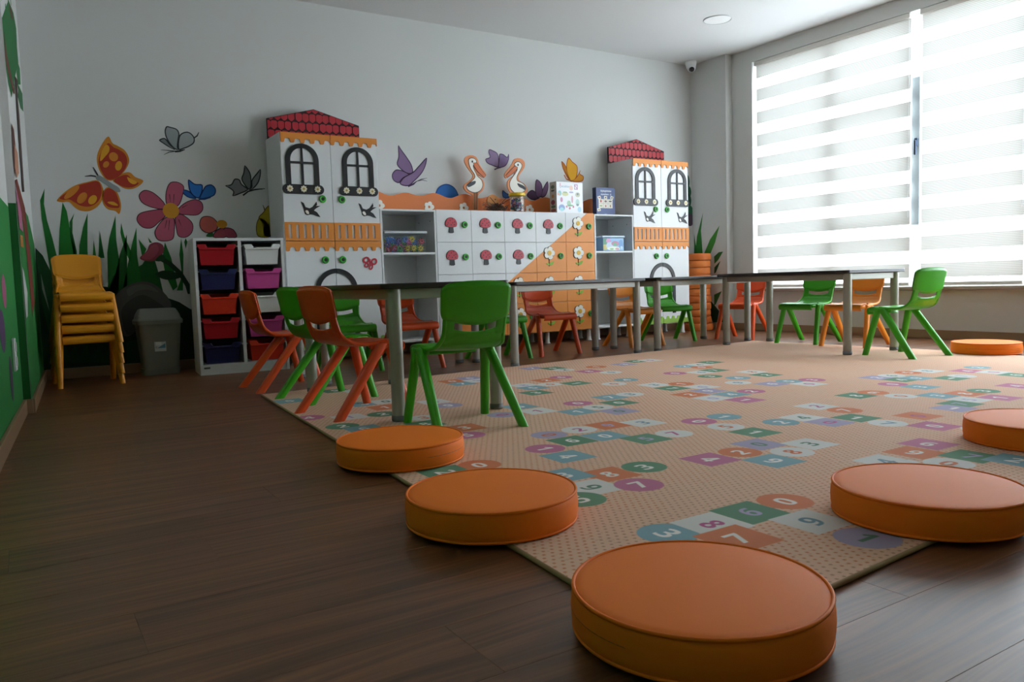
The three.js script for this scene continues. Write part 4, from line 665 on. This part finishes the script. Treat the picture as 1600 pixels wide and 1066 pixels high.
// ---------- waste bin ----------
{
  const t = thing('waste_bin', 'grey plastic swing-lid waste bin beside the tray rack', 'bin', [0.88, 0, -6.28], 0.05), grey = M('#7f847e', 0.5);
  const loft = (secs) => { const P = [], I = [], n = 28; secs.forEach(([y, a, b, oz = 0]) => { for (let i = 0; i < n; i++) { const q = i / n * 2 * Math.PI, c = Math.cos(q), s = Math.sin(q), e = 0.28; P.push(a * Math.sign(c) * Math.pow(Math.abs(c), e), y, oz + b * Math.sign(s) * Math.pow(Math.abs(s), e)); } }); for (let j = 0; j < secs.length - 1; j++) for (let i = 0; i < n; i++) { const p = j * n + i, q = j * n + (i + 1) % n; I.push(p, p + n, q, q, p + n, q + n); } const l = (secs.length - 1) * n; for (let i = 1; i < n - 1; i++) { I.push(0, i, i + 1); I.push(l, l + i + 1, l + i); } const g = new THREE.BufferGeometry(); g.setAttribute('position', new THREE.Float32BufferAttribute(P, 3)); g.setAttribute('uv', new THREE.Float32BufferAttribute(new Float32Array(P.length / 3 * 2), 2)); g.setIndex(I); return toCreasedNormals(g, 0.6); };
  part(t, 'body', loft([[0.0, 0.122, 0.092], [0.045, 0.126, 0.096], [0.047, 0.120, 0.091], [0.37, 0.145, 0.115]]), grey); part(t, 'collar', loft([[0.371, 0.157, 0.127], [0.398, 0.159, 0.129], [0.41, 0.15, 0.12]]), grey); part(t, 'lid', loft([[0.4105, 0.148, 0.118], [0.44, 0.142, 0.10], [0.478, 0.124, 0.055], [0.484, 0.11, 0.04]]), M('#868b86', 0.45));
  const cv = document.createElement('canvas'); cv.width = 96; cv.height = 128; { const g = cv.getContext('2d'); g.fillStyle = '#c9d2d6'; g.fillRect(0, 0, 96, 128); g.fillStyle = '#7f9fb5'; g.fillRect(20, 8, 60, 22); g.fillStyle = '#4f86a4'; g.beginPath(); g.moveTo(20, 100); g.lineTo(90, 60); g.lineTo(90, 100); g.fill(); g.fillStyle = '#e6ebee'; g.fillRect(12, 44, 46, 30); g.fillStyle = '#5a6670'; g.fillRect(6, 84, 14, 4); g.fillRect(6, 94, 14, 4); }
  const cvT = new THREE.CanvasTexture(cv); cvT.colorSpace = THREE.SRGBColorSpace; part(t, 'sticker', new THREE.PlaneGeometry(0.078, 0.105).rotateX(-0.073).translate(-0.012, 0.225, 0.1065), M('#ffffff', 0.5, { map: cvT }), 'small blue and white sticker');
}
// ---------- orange pot in the corner ----------
{
  const t = thing('banded_pot', 'tall orange pot of stacked bands in the corner beside the right cabinet', 'pot', [6.375, 0, -6.22]), po = M('#e27d33', 0.6), po2 = M('#d87128', 0.6);
  for (let k = 0; k < 11; k++) { const r = 0.135 + (k === 0 ? 0.022 : 0) + 0.004 * Math.sin(k * 2.1), h = 0.0755, y = k * h; part(t, 'band', new THREE.LatheGeometry([[0, 0.001], [r - 0.006, 0.001], [r, 0.007], [r + 0.002, h / 2], [r - 0.001, h - 0.006], [r - 0.008, h - 0.0005], [0, h - 0.0005]].map(([x, yy]) => new THREE.Vector2(x, yy)), 36).rotateZ(k ? 0.012 * Math.sin(k * 1.7) : 0).translate(0, y + (k ? 0.001 * k : 0), 0), k % 3 === 1 ? po2 : po); }
}
// ---------- murals: paint lies on the plaster as thin films with their own outlines ----------
const onBack = (g) => { g.position.set(0, 0, ZB); return g; };
const film = (pts, layer) => ext(poly(pts), 0.0006, 0, 0.0004 + layer * 0.0007);
function mural(name, label, category, layers, place = onBack, group) {
  const t = place(thing(name, label, category, [0, 0, 0], 0, group));
  layers.forEach(([n, pts, color, k]) => part(t, n, Array.isArray(pts[0][0]) ? merge(pts.map((p) => film(p, k))) : film(pts, k), typeof color === 'string' ? paint(color) : color));
  return t;
}
const S = smooth;
const spotEl = ([[x, y]], rx, ry, rot = 0) => disc(0, 0, rx, ry, 16).map(([a, b]) => [x + a * Math.cos(rot) - b * Math.sin(rot), y + a * Math.sin(rot) + b * Math.cos(rot)]);
const winged = (name, label, wings, dark, fill, strokes, group) => mural(name, label, 'mural', [...wings.map((w) => ['wing_outline', S(w), dark, 0]), ...wings.map((w, i) => ['wing', grow(S(w), -0.009), Array.isArray(fill) ? fill[i % fill.length] : fill, 1]), ...strokes.map(([p, w]) => ['feeler', ribbon(p, w), dark, 2])], onBack, group);

mural('painted_butterfly', 'large red and orange butterfly painted above the chair stack', 'mural', [
  ['wing_edge', S([[0.659,1.745],[0.606,1.676],[0.576,1.604],[0.574,1.539],[0.593,1.476],[0.626,1.432],[0.661,1.427],[0.735,1.482],[0.783,1.563],[0.782,1.609],[0.758,1.654],[0.712,1.683],[0.683,1.698]]), '#c9801f', 0],
  ['wing_edge', S([[0.667,1.427],[0.735,1.482],[0.784,1.492],[0.819,1.46],[0.872,1.435],[0.839,1.394],[0.789,1.37],[0.741,1.373],[0.695,1.402]]), '#c9801f', 0],
  ['wing_edge', S([[0.572,1.423],[0.496,1.409],[0.426,1.385],[0.367,1.345],[0.32,1.299],[0.301,1.269],[0.334,1.261],[0.374,1.265],[0.405,1.231],[0.438,1.206],[0.495,1.201],[0.542,1.225],[0.58,1.268],[0.603,1.346]]), '#c9801f', 0],
  ['wing_edge', S([[0.599,1.346],[0.634,1.38],[0.68,1.362],[0.706,1.297],[0.71,1.232],[0.693,1.185],[0.671,1.205],[0.624,1.217],[0.596,1.249],[0.589,1.294]]), '#c9801f', 0],
  ['wing', S([[0.656,1.697],[0.615,1.645],[0.587,1.585],[0.586,1.533],[0.605,1.476],[0.632,1.436],[0.685,1.443],[0.749,1.509],[0.772,1.573],[0.759,1.625],[0.722,1.654],[0.687,1.669]]), '#a8321c', 1],
  ['wing', S([[0.675,1.427],[0.735,1.469],[0.771,1.471],[0.804,1.426],[0.84,1.417],[0.802,1.386],[0.741,1.383],[0.695,1.406]]), '#a8321c', 1],
  ['wing', S([[0.572,1.416],[0.496,1.402],[0.426,1.376],[0.373,1.336],[0.319,1.288],[0.341,1.278],[0.38,1.281],[0.418,1.257],[0.451,1.238],[0.508,1.236],[0.563,1.274],[0.59,1.346]]), '#a8321c', 1],
  ['wing', S([[0.605,1.34],[0.633,1.371],[0.674,1.351],[0.694,1.297],[0.699,1.234],[0.672,1.228],[0.625,1.236],[0.601,1.268]]), '#a8321c', 1],
  ['wing_spot', S([[0.641,1.685],[0.602,1.618],[0.595,1.564],[0.624,1.594],[0.657,1.641],[0.657,1.673]]), '#d99a1e', 2], ['wing_spot', spotEl([[0.683,1.6]], 0.03, 0.033), '#cf7f24', 2], ['wing_spot', spotEl([[0.712,1.536]], 0.022, 0.036, -0.3), '#d99a1e', 2], ['wing_spot', spotEl([[0.63,1.542]], 0.018, 0.026, -0.6), '#cf7f24', 2],
  ['wing_spot', S([[0.764,1.457],[0.793,1.443],[0.828,1.42],[0.806,1.406],[0.777,1.421]]), '#d99a1e', 2], ['wing_spot', spotEl([[0.398,1.333]], 0.02, 0.068, -0.8), '#cf7f24', 2], ['wing_spot', spotEl([[0.461,1.295]], 0.026, 0.046, -0.6), '#cf7f24', 2], ['wing_spot', spotEl([[0.527,1.284]], 0.024, 0.038, -0.6), '#d99a1e', 2], ['wing_spot', S([[0.621,1.269],[0.663,1.273],[0.691,1.247],[0.65,1.25]]), '#d99a1e', 2],
  ['body', S([[0.557,1.448],[0.575,1.462],[0.603,1.45],[0.659,1.407],[0.705,1.376],[0.713,1.35],[0.697,1.343],[0.645,1.374],[0.589,1.417],[0.561,1.429]]), '#8f9494', 3], ['feeler', ribbon([[0.572,1.459],[0.559,1.487],[0.545,1.518]], 0.011), '#2a2c2e', 3], ['feeler', ribbon([[0.559,1.452],[0.528,1.456],[0.488,1.45]], 0.011), '#2a2c2e', 3]]);
winged('painted_butterfly', 'grey butterfly painted highest on the wall, left of the red roof', [[[0.998,1.742],[1.039,1.761],[1.072,1.722],[1.108,1.676],[1.071,1.69],[1.032,1.714]], [[1.043,1.822],[1.058,1.85],[1.085,1.847],[1.13,1.834],[1.146,1.803],[1.138,1.754],[1.13,1.699],[1.133,1.678],[1.106,1.681],[1.072,1.717],[1.045,1.774]], [[1.139,1.775],[1.159,1.804],[1.199,1.82],[1.227,1.812],[1.253,1.778],[1.249,1.739],[1.216,1.71],[1.173,1.689],[1.133,1.678]]], '#2e3234', ['#7b8182', '#9a9fa0', '#a6abab'], [[[[1.105,1.663],[1.141,1.669],[1.178,1.683]], 0.014], [[[1.105,1.665],[1.063,1.656],[1.027,1.636]], 0.006], [[[1.102,1.667],[1.059,1.669],[1.007,1.67]], 0.006], [[[1.251,1.776],[1.273,1.794],[1.287,1.822]], 0.01]]);
winged('painted_butterfly', 'blue butterfly painted beside the large pink flower', [[[1.124,1.379],[1.186,1.373],[1.24,1.313],[1.193,1.315],[1.162,1.331]], [[1.19,1.458],[1.236,1.427],[1.288,1.423],[1.292,1.39],[1.261,1.317],[1.23,1.322],[1.2,1.354],[1.187,1.403]], [[1.289,1.379],[1.314,1.415],[1.358,1.426],[1.388,1.394],[1.38,1.349],[1.341,1.325],[1.261,1.314]]], '#123a74', ['#1f5fae', '#2a74c4', '#2468b4'], [[[[1.255,1.309],[1.298,1.311],[1.347,1.325]], 0.012]]);
winged('painted_butterfly', 'grey butterfly painted just left of the left tall cabinet', [[[1.46,1.421],[1.505,1.434],[1.535,1.478],[1.573,1.474],[1.588,1.441],[1.636,1.397],[1.573,1.361],[1.511,1.342],[1.518,1.376],[1.487,1.403]], [[1.619,1.587],[1.635,1.573],[1.66,1.529],[1.666,1.472],[1.66,1.415],[1.644,1.394],[1.605,1.436],[1.587,1.48],[1.604,1.526]], [[1.66,1.415],[1.666,1.472],[1.705,1.525],[1.742,1.564],[1.742,1.521],[1.719,1.452],[1.676,1.404],[1.641,1.386]]], '#2e3234', ['#858a8a', '#7b8080', '#8f9494'], [[[[1.592,1.349],[1.635,1.382],[1.687,1.398],[1.768,1.409]], 0.012], [[[1.687,1.398],[1.733,1.406],[1.744,1.4]], 0.006]]);
winged('painted_butterfly', 'large purple butterfly painted right of the left tall cabinet', [[[2.889,1.583],[2.926,1.618],[2.984,1.614],[3.055,1.58],[2.988,1.541],[2.95,1.5],[2.9,1.518],[2.884,1.55]], [[2.958,1.833],[2.985,1.798],[3.04,1.729],[3.081,1.665],[3.09,1.599],[3.048,1.584],[2.991,1.608],[2.936,1.664],[2.953,1.73]], [[3.233,1.74],[3.223,1.679],[3.182,1.603],[3.105,1.527],[3.036,1.477],[2.957,1.494],[2.988,1.548],[3.09,1.606],[3.155,1.669]]], '#4a3656', ['#7d6189', '#84698f', '#8b7096'], [[[[3.036,1.476],[3.088,1.497],[3.119,1.521]], 0.016], [[[3.119,1.521],[3.172,1.545],[3.228,1.556]], 0.006], [[[3.127,1.525],[3.179,1.538],[3.227,1.529]], 0.006]]);
winged('painted_butterfly', 'pale purple butterfly painted between the two storks', [[[3.893,1.855],[3.942,1.846],[3.983,1.825],[3.998,1.776],[3.987,1.691],[3.929,1.702],[3.863,1.727],[3.848,1.761],[3.898,1.785],[3.884,1.826]], [[4.008,1.819],[4.051,1.819],[4.092,1.796],[4.11,1.826],[4.114,1.783],[4.081,1.717],[4.037,1.693],[3.987,1.691],[3.998,1.762]]], '#5b4668', ['#8f7a9c', '#86709a'], [[[[3.944,1.669],[3.978,1.682],[4.022,1.69]], 0.012]]);
winged('painted_butterfly', 'yellow-orange butterfly painted above the picture box', [[[4.739,1.792],[4.797,1.739],[4.83,1.598],[4.785,1.657],[4.744,1.737]], [[4.828,1.831],[4.874,1.796],[4.934,1.754],[4.938,1.694],[4.907,1.617],[4.849,1.596],[4.804,1.672],[4.798,1.762]], [[4.977,1.714],[4.966,1.68],[5.014,1.652],[5.003,1.606],[4.925,1.59],[4.859,1.597],[4.917,1.64]]], '#b5561e', ['#d98a2a', '#e3a51f', '#dd962a'], [[[[4.766,1.656],[4.793,1.615],[4.858,1.591]], 0.012]]);
winged('painted_butterfly', 'dark purple butterfly painted beside the picture box', [[[4.305,1.439],[4.368,1.492],[4.421,1.464],[4.437,1.421],[4.491,1.411],[4.418,1.391],[4.347,1.401]], [[4.426,1.596],[4.478,1.569],[4.498,1.511],[4.483,1.43],[4.428,1.421],[4.407,1.478]], [[4.561,1.584],[4.494,1.496],[4.477,1.422],[4.528,1.435],[4.567,1.514]]], '#3d2840', ['#553a5c', '#6a4a6c', '#6f4f70'], []);
winged('painted_butterfly', 'blue wing tip painted between the bird cut-out and the right stork', [[[4.029,1.477],[4.079,1.448],[4.13,1.437],[4.121,1.411],[4.032,1.408]]], '#123a74', '#2f66a8', []);
mural('painted_hill', 'blue half-round shape painted behind the wavy board', 'mural', [['outline', S([[3.3,1.359],[3.308,1.427],[3.344,1.482],[3.422,1.513],[3.499,1.488],[3.544,1.421],[3.545,1.366]]), '#1c4f9a', 0], ['fill', grow(S([[3.3,1.359],[3.308,1.427],[3.344,1.482],[3.422,1.513],[3.499,1.488],[3.544,1.421],[3.545,1.366]]), -0.01), '#2f74c0', 1]]);
{
  const petals = [[[1.024,1.26],[1.024,1.361],[1.059,1.43],[1.111,1.436],[1.154,1.406],[1.144,1.338],[1.107,1.255],[1.068,1.247]], [[1.015,1.259],[0.935,1.351],[0.874,1.366],[0.835,1.328],[0.85,1.275],[0.916,1.237],[1,1.228]], [[1.005,1.223],[0.902,1.216],[0.826,1.188],[0.808,1.141],[0.845,1.088],[0.906,1.082],[0.966,1.13],[1.015,1.182]], [[1.021,1.171],[0.959,1.116],[0.926,1.048],[0.945,0.995],[1.001,0.984],[1.053,1.002],[1.07,1.077],[1.069,1.161]], [[1.079,1.175],[1.078,1.091],[1.093,1.022],[1.144,1.013],[1.192,1.05],[1.203,1.119],[1.166,1.167],[1.116,1.194]], [[1.099,1.227],[1.16,1.284],[1.233,1.309],[1.278,1.287],[1.284,1.232],[1.246,1.189],[1.167,1.185],[1.103,1.197]]];
  mural('painted_flower', 'large pink six-petalled flower painted on the wall', 'mural', [...petals.map((p) => ['petal_outline', S(p), '#4a2430', 1]), ...petals.map((p, i) => ['petal', grow(S(p), -0.006), ['#b5566c', '#ad4f66', '#a8475c', '#b5566c', '#ad4f66', '#b05068'][i], 2]), ['centre', S(spotEl([[1.051,1.217]], 0.058, 0.058)), '#c98a1e', 3], ...[[[1.048,1.341],[1.051,1.281]], [[1.08,1.342],[1.072,1.274]], [[1.017,1.144],[1.001,1.083]], [[1.036,1.144],[1.025,1.07]], [[1.101,1.152],[1.117,1.105]], [[1.132,1.242],[1.172,1.263]]].map((l) => ['petal_line', ribbon(l, 0.006), '#5a2836', 3])]);
  const p2 = [[[1.249,1.112],[1.268,1.168],[1.306,1.182],[1.354,1.17],[1.389,1.125],[1.381,1.08],[1.325,1.048],[1.273,1.063]], [[1.345,1.018],[1.37,1.069],[1.425,1.092],[1.445,1.019]], [[1.431,1.09],[1.502,1.081],[1.529,1.019],[1.443,1.019]]];
  mural('painted_flower', 'salmon pink flower painted peeking over the tray rack', 'mural', [...p2.map((p) => ['petal_outline', S(p), '#4a2430', 1]), ...p2.map((p, i) => ['petal', grow(S(p), -0.006), ['#bb5a4e', '#b04c58', '#a8485a'][i], 2]), ['centre', S(spotEl([[1.418,1.12]], 0.04, 0.032)), '#c98a1e', 3], ['leaf', S([[1.294,1.024],[1.315,1.051],[1.342,1.055],[1.351,1.024]]), '#1f6a32', 0]]);
  const p3 = [[[1.746,1.222],[1.765,1.252],[1.798,1.276],[1.809,1.201],[1.798,1.107],[1.741,1.118],[1.704,1.175]], [[1.683,1.118],[1.715,1.176],[1.776,1.142],[1.793,1.026],[1.692,1.026]], [[1.747,1.13],[1.798,1.119],[1.793,1.026],[1.736,1.026]]];
  mural('painted_flower', 'yellow flower painted beside the left tall cabinet', 'mural', [...p3.map((p) => ['petal_outline', S(p), '#5a4c10', 1]), ...p3.map((p) => ['petal', grow(S(p), -0.006), '#b8a31c', 2]), ['stem', ribbon([[1.76,1.223],[1.754,1.251],[1.745,1.278]], 0.008), '#4d5a1e', 0]]);
  mural('painted_bud', 'pink flower bud on a dark stem painted left of the tray rack', 'mural', [['petal', S([[0.813,0.86],[0.865,0.914],[0.887,0.961],[0.938,0.978],[0.98,0.954],[0.977,0.899],[0.93,0.843],[0.842,0.84]]), '#8c3a48', 3], ['petal', S([[0.825,0.867],[0.871,0.911],[0.899,0.951],[0.937,0.961],[0.946,0.913],[0.893,0.853],[0.849,0.849]]), '#a34a56', 4], ['calyx', S([[0.917,0.839],[0.964,0.886],[0.988,0.872],[0.973,0.838]]), '#174a24', 4], ['stem', ribbon([[0.949,0.859],[1.017,0.817],[1.089,0.74],[1.136,0.649],[1.142,0.58]], 0.035), '#103a1c', 3], ['leaf', S([[0.913,0.737],[0.963,0.763],[1.039,0.755],[1.101,0.719],[1.035,0.693],[0.959,0.702]]), '#123f1e', 3]]);
}
{ // grass blades, ground and rock along the foot of the back wall
  const blades = [[[0.232,1.355],[0.199,1.27],[0.2,1.144],[0.215,0.955],[0.227,0.803],[0.233,0.637],[0.288,0.635],[0.278,0.866],[0.257,1.006],[0.232,1.132],[0.221,1.245]], [[0.336,1.261],[0.305,1.07],[0.286,0.866],[0.271,0.635],[0.39,0.632],[0.396,0.903],[0.375,1.019],[0.358,1.198]], [[0.405,1.186],[0.37,1.121],[0.369,1.019],[0.383,0.878],[0.396,0.735],[0.402,0.916],[0.384,1.045],[0.39,1.135]], [[0.489,1.188],[0.453,1.084],[0.422,0.955],[0.392,0.632],[0.47,0.629],[0.471,0.918],[0.48,1.058]], [[0.516,0.994],[0.5,0.863],[0.525,0.863]], [[0.559,1.062],[0.537,0.863],[0.578,0.863]], [[0.669,1.174],[0.617,1.007],[0.598,0.902],[0.587,0.625],[0.658,0.623],[0.674,0.835],[0.663,0.994]], [[0.703,1.12],[0.694,1.047],[0.713,0.928],[0.744,0.834],[0.76,0.901],[0.719,1.021]], [[0.736,1.037],[0.681,0.888],[0.642,0.743],[0.587,0.625],[0.713,0.621],[0.727,0.861]], [[0.804,1.088],[0.763,0.954],[0.715,0.755],[0.682,0.622],[0.816,0.618],[0.796,0.887]], [[0.813,1.001],[0.831,0.86],[0.862,0.927]], [[0.878,1.015],[0.887,0.974],[0.906,0.974]], [[0.994,0.978],[0.968,0.859],[0.986,0.722],[1.03,0.611],[1.064,0.638],[1.032,0.858]], [[1.111,1.009],[1.091,0.885],[1.101,0.719],[1.056,0.61],[1.101,0.609],[1.121,0.885]], [[1.144,1.009],[1.132,0.981],[1.139,0.926],[1.155,0.981]]];
  mural('painted_grass', 'tall green grass blades painted along the left of the back wall', 'mural', [...blades.map((b, i) => ['blade', b, ['#0f6a20', '#12741f', '#0d5c1c'][i % 3], 1]), ['mass', [[0.574,0.612],[0.598,0.704],[0.665,0.729],[0.739,0.761],[0.828,0.813],[0.849,0.846],[0.917,0.839],[0.941,0.723],[0.959,0.6]], '#0d5a1e', 0]]);
  mural('painted_ground', 'dark green ground painted behind the chair stack and bin', 'mural', [
    ['ground', [[0.104,0.033],[0.129,0.509],[0.149,0.939],[0.19,0.884],[0.238,0.75],[0.28,0.686],[0.428,0.668],[0.581,0.652],[0.657,0.61],[0.712,0.645],[0.875,0.647],[0.994,0.553],[1.07,0.52],[1.146,0.463],[1.204,0.461],[1.351,0.454],[1.322,-0.058],[0.618,-0.022]], '#0a3216', 0],
    ['leaf_shade', [[0.15,0.926],[0.189,0.877],[0.238,0.746],[0.269,0.517],[0.275,0.232],[0.204,0.265],[0.166,0.521]], '#0d4a1c', 2], ['gap', [[0.169,0.759],[0.178,0.703],[0.206,0.491],[0.195,0.534],[0.171,0.647]], '#8f9a8c', 3],
    ['tuft', [[0.249,0.205],[0.29,0.26],[0.303,0.173],[0.351,0.241],[0.37,0.153],[0.427,0.243],[0.44,0.148],[0.502,0.216],[0.523,0.141],[0.58,0.218],[0.614,0.119],[0.573,0.093],[0.268,0.118]], '#0c3d18', 2], ['tuft', [[0.687,0.233],[0.756,0.258],[0.793,0.195],[0.85,0.236],[0.868,0.069],[0.677,0.07]], '#13461c', 2]]);
  mural('painted_rock', 'grey boulder painted behind the waste bin', 'mural', [['stone', S([[0.626,0.574],[0.699,0.645],[0.816,0.686],[0.916,0.651],[1.012,0.496],[0.946,0.457],[0.836,0.455],[0.775,0.346],[0.69,0.277],[0.628,0.347],[0.612,0.472]]), '#5c5c58', 4], ['stone_shade', S([[0.669,0.485],[0.727,0.548],[0.817,0.585],[0.909,0.531],[0.968,0.468],[0.836,0.452],[0.775,0.346],[0.704,0.288],[0.667,0.382]]), '#45453f', 5], ['stone_light', S([[0.712,0.63],[0.794,0.664],[0.875,0.652],[0.927,0.601],[0.846,0.623],[0.778,0.613],[0.722,0.578]]), '#6d6d68', 5]]);
}
mural('painted_vine', 'dark green leaves painted beside the right tall cabinet', 'mural', [['leaf', S(spotEl([[6.486,1.658]], 0.03, 0.075)), '#0f4a33', 0], ['leaf', S(spotEl([[6.499,1.546]], 0.04, 0.065)), '#135a3e', 1], ['leaf', S(spotEl([[6.497,1.449]], 0.04, 0.075)), '#0f4a33', 2], ['leaf', S(spotEl([[6.506,1.321]], 0.06, 0.075)), '#17603f', 3], ['berry', S(spotEl([[6.511,1.232]], 0.058, 0.07)), '#4b3a4a', 4]]);
mural('painted_aloe', 'green aloe leaves painted on the column above the orange pot', 'mural', [
  ['leaf', [[-6.306,1.3],[-6.34,1.102],[-6.318,0.836],[-6.435,0.842],[-6.402,1.042]], '#2f7d2a', 0], ['leaf', [[-6.065,1.138],[-6.13,0.962],[-6.206,0.831],[-6.301,0.836],[-6.203,0.998]], '#3c8a2c', 1], ['leaf', [[-6.017,0.854],[-6.091,0.763],[-6.144,0.726],[-6.147,0.805],[-6.079,0.849]], '#2c6e2a', 1], ['leaf', [[-6.056,0.754],[-6.124,0.63],[-6.15,0.615],[-6.144,0.686]], '#1f4f24', 1], ['leaf', [[-6.044,0.423],[-6.129,0.28],[-6.155,0.264],[-6.153,0.384]], '#2c6a2a', 1], ['leaf', [[-6.235,0.344],[-6.245,0.263],[-6.172,0.232],[-6.037,0.163],[-6.032,0.079],[-6.175,0.075],[-6.216,0.167]], '#1d4a22', 0], ['leaf', [[-6.442,1.077],[-6.418,0.93],[-6.397,0.84],[-6.451,0.842]], '#256c28', 1]].map(([n, p, c, k]) => [n, p.map(([z, y]) => [z, y]), c, k]), (t) => { t.position.set(6.553, 0, 0); t.rotation.y = -Math.PI / 2; return t; });
// left pilaster and near wall
const onSide = (a, b) => (t) => { t.position.set(a[0], 0, a[1]); t.rotation.y = Math.atan2(-(b[1] - a[1]), b[0] - a[0]); return t; };
// films are drawn with x running along the wall and face the room
const side = (name, label, layers) => { const t = onSide(PIL[0], PIL[1])(thing(name, label, 'mural')); layers.forEach(([n, p, c, k]) => part(t, n, ext(poly(p), 0.0006, 0, -0.001 - k * 0.0007), paint(c))); return t; };
const nearSide = (name, label, layers) => { const t = onSide(NEAR[0], NEAR[1])(thing(name, label, 'mural')); layers.forEach(([n, p, c, k]) => part(t, n, ext(poly(p), 0.0006, 0, -0.001 - k * 0.0007), paint(c))); return t; };
const inside = (p, s1, y0 = 0.0, y1 = H - 0.002) => p.map(([s, y]) => [Math.max(0.004, Math.min(s1, s)), Math.max(y0, Math.min(y1, y))]);
const PS = 1.770;
side('painted_meadow', 'bright green meadow painted on the corner pilaster', [['meadow', inside([[2.057,1.079],[1.421,1.107],[0.619,1.106],[-0.207,0.959],[-0.018,-0.034],[0.29,-0.22],[2.265,0.051],[2.891,0.136]], PS, 0.0), '#1d7a33', 0], ['meadow', inside([[2.057,1.079],[1.761,1.092],[2.049,0.072],[2.356,0.063],[2.891,0.136]], PS, 0), '#27883a', 1]]);
const leafDots = Array.from({ length: 46 }, () => { const a = rnd(), sx = 0.35 + 1.35 * rnd(), sy = 1.75 + 0.75 * a; return disc(sx, sy, 0.022 + 0.02 * rnd(), 0.02 + 0.014 * rnd(), 8); });
side('painted_tree', 'leafy green tree with thin dark trunk painted on the pilaster', [['crown', inside([[2.062,1.98],[0.99,2.313],[0.497,2.393],[0.261,2.362],[0.358,2.219],[0.33,2.124],[0.892,1.909],[1.464,1.66],[1.658,1.681],[1.783,1.731],[1.928,1.805],[2.223,1.803]], PS), '#1d6e36', 1], ['crown', inside([[0.44,2.107],[0.175,2.128],[0.254,2.003],[0.613,1.921],[0.675,1.982]], PS), '#26703c', 1], ['crown', inside([[0.565,1.932],[0.082,1.982],[0.129,1.852],[0.515,1.797],[0.74,1.816]], PS), '#2f6a40', 1], ['branch', inside([[1.014,2.291],[0.718,2.336],[0.621,2.312],[0.833,2.259]], PS), '#6b3a30', 2], ['branch', inside([[1.697,1.93],[1.605,1.847],[1.333,1.804],[1.096,1.759],[1.253,1.725],[1.594,1.741],[1.788,1.782]], PS), '#6b3a30', 2], ['trunk', inside([[0.978,1.888],[0.701,1.933],[0.821,1.777],[0.779,1.7],[0.888,1.227],[1.14,1.198],[1.072,1.622]], PS), '#43302a', 3], ['roots', inside([[1.81,1.185],[1.575,1.215],[0.977,1.121],[0.676,0.788],[0.704,0.557],[1.09,0.483],[1.126,0.698],[1.257,0.991]], PS), '#7a3328', 3], ...leafDots.map((p, i) => ['leaf', p, ['#1d6e36', '#2a7a42', '#175a2c'][i % 3], 0])]);
side('painted_girl', 'girl in a pink dress painted beside the tree trunk', [['hair', inside([[1.717,1.476],[1.532,1.478],[1.502,1.408],[1.471,1.338],[1.764,1.204],[1.805,1.305]], PS), '#5a3327', 4], ['skin', inside([[1.603,1.392],[1.357,1.384],[1.367,1.276],[1.616,1.215],[1.703,1.258]], PS), '#b98468', 5], ['dress', inside([[2.253,1.128],[2.022,1.158],[1.424,1.05],[1.409,0.951],[1.728,0.949],[1.859,1.075]], PS), '#b06a86', 5], ['sash', inside([[1.727,0.916],[1.492,0.925],[1.479,0.862],[1.762,0.854]], PS), '#b97a3a', 5], ['cat', inside([[1.892,0.75],[1.653,0.73],[1.458,0.621],[1.61,0.495],[1.839,0.487],[1.844,0.62]], PS), '#b9bdb8', 5]]);
nearSide('painted_lawn', 'deep green lawn painted on the near left wall', [['lawn', [[0.004, 0], [6.6, 0], [6.6, 1.06], [0.004, 1.05]], '#24853a', 0], ['blossom', disc(0.62, 0.625, 0.10, 0.075, 20), '#a8587a', 1], ['blossom', disc(0.84, 0.46, 0.11, 0.09, 20), '#5a3d6a', 1], ['blossom', disc(0.60, 0.24, 0.07, 0.10, 20), '#4b3358', 1]]);
{ const t = thing('pilaster_paint', 'dark green painted front face of the corner pilaster', 'mural', [0.004, 0, -4.70]); part(t, 'face', ext(poly([[0.001, 0.075], [0.035, 0.075], [0.035, 1.07], [0.001, 1.07]]), 0.0006, 0, 0.0004), paint('#15692a')); }
{ // wall socket on the near left wall
  const t = onSide(NEAR[0], NEAR[1])(thing('wall_socket', 'white double wall socket on the green left wall', 'socket')); const s = 0.43;
  part(t, 'plate', rbox(0.085, 0.15, 0.012, 0.003, s, 0.335, -0.008), pvc); for (const y of [0.302, 0.368]) part(t, 'outlet', cyl(0.022, 0.024, 0.004, 0, 0, 0, 20).rotateX(-Math.PI / 2).translate(s, y, -0.014), M('#dcdcda', 0.4));
}
renderer.render(scene, camera);
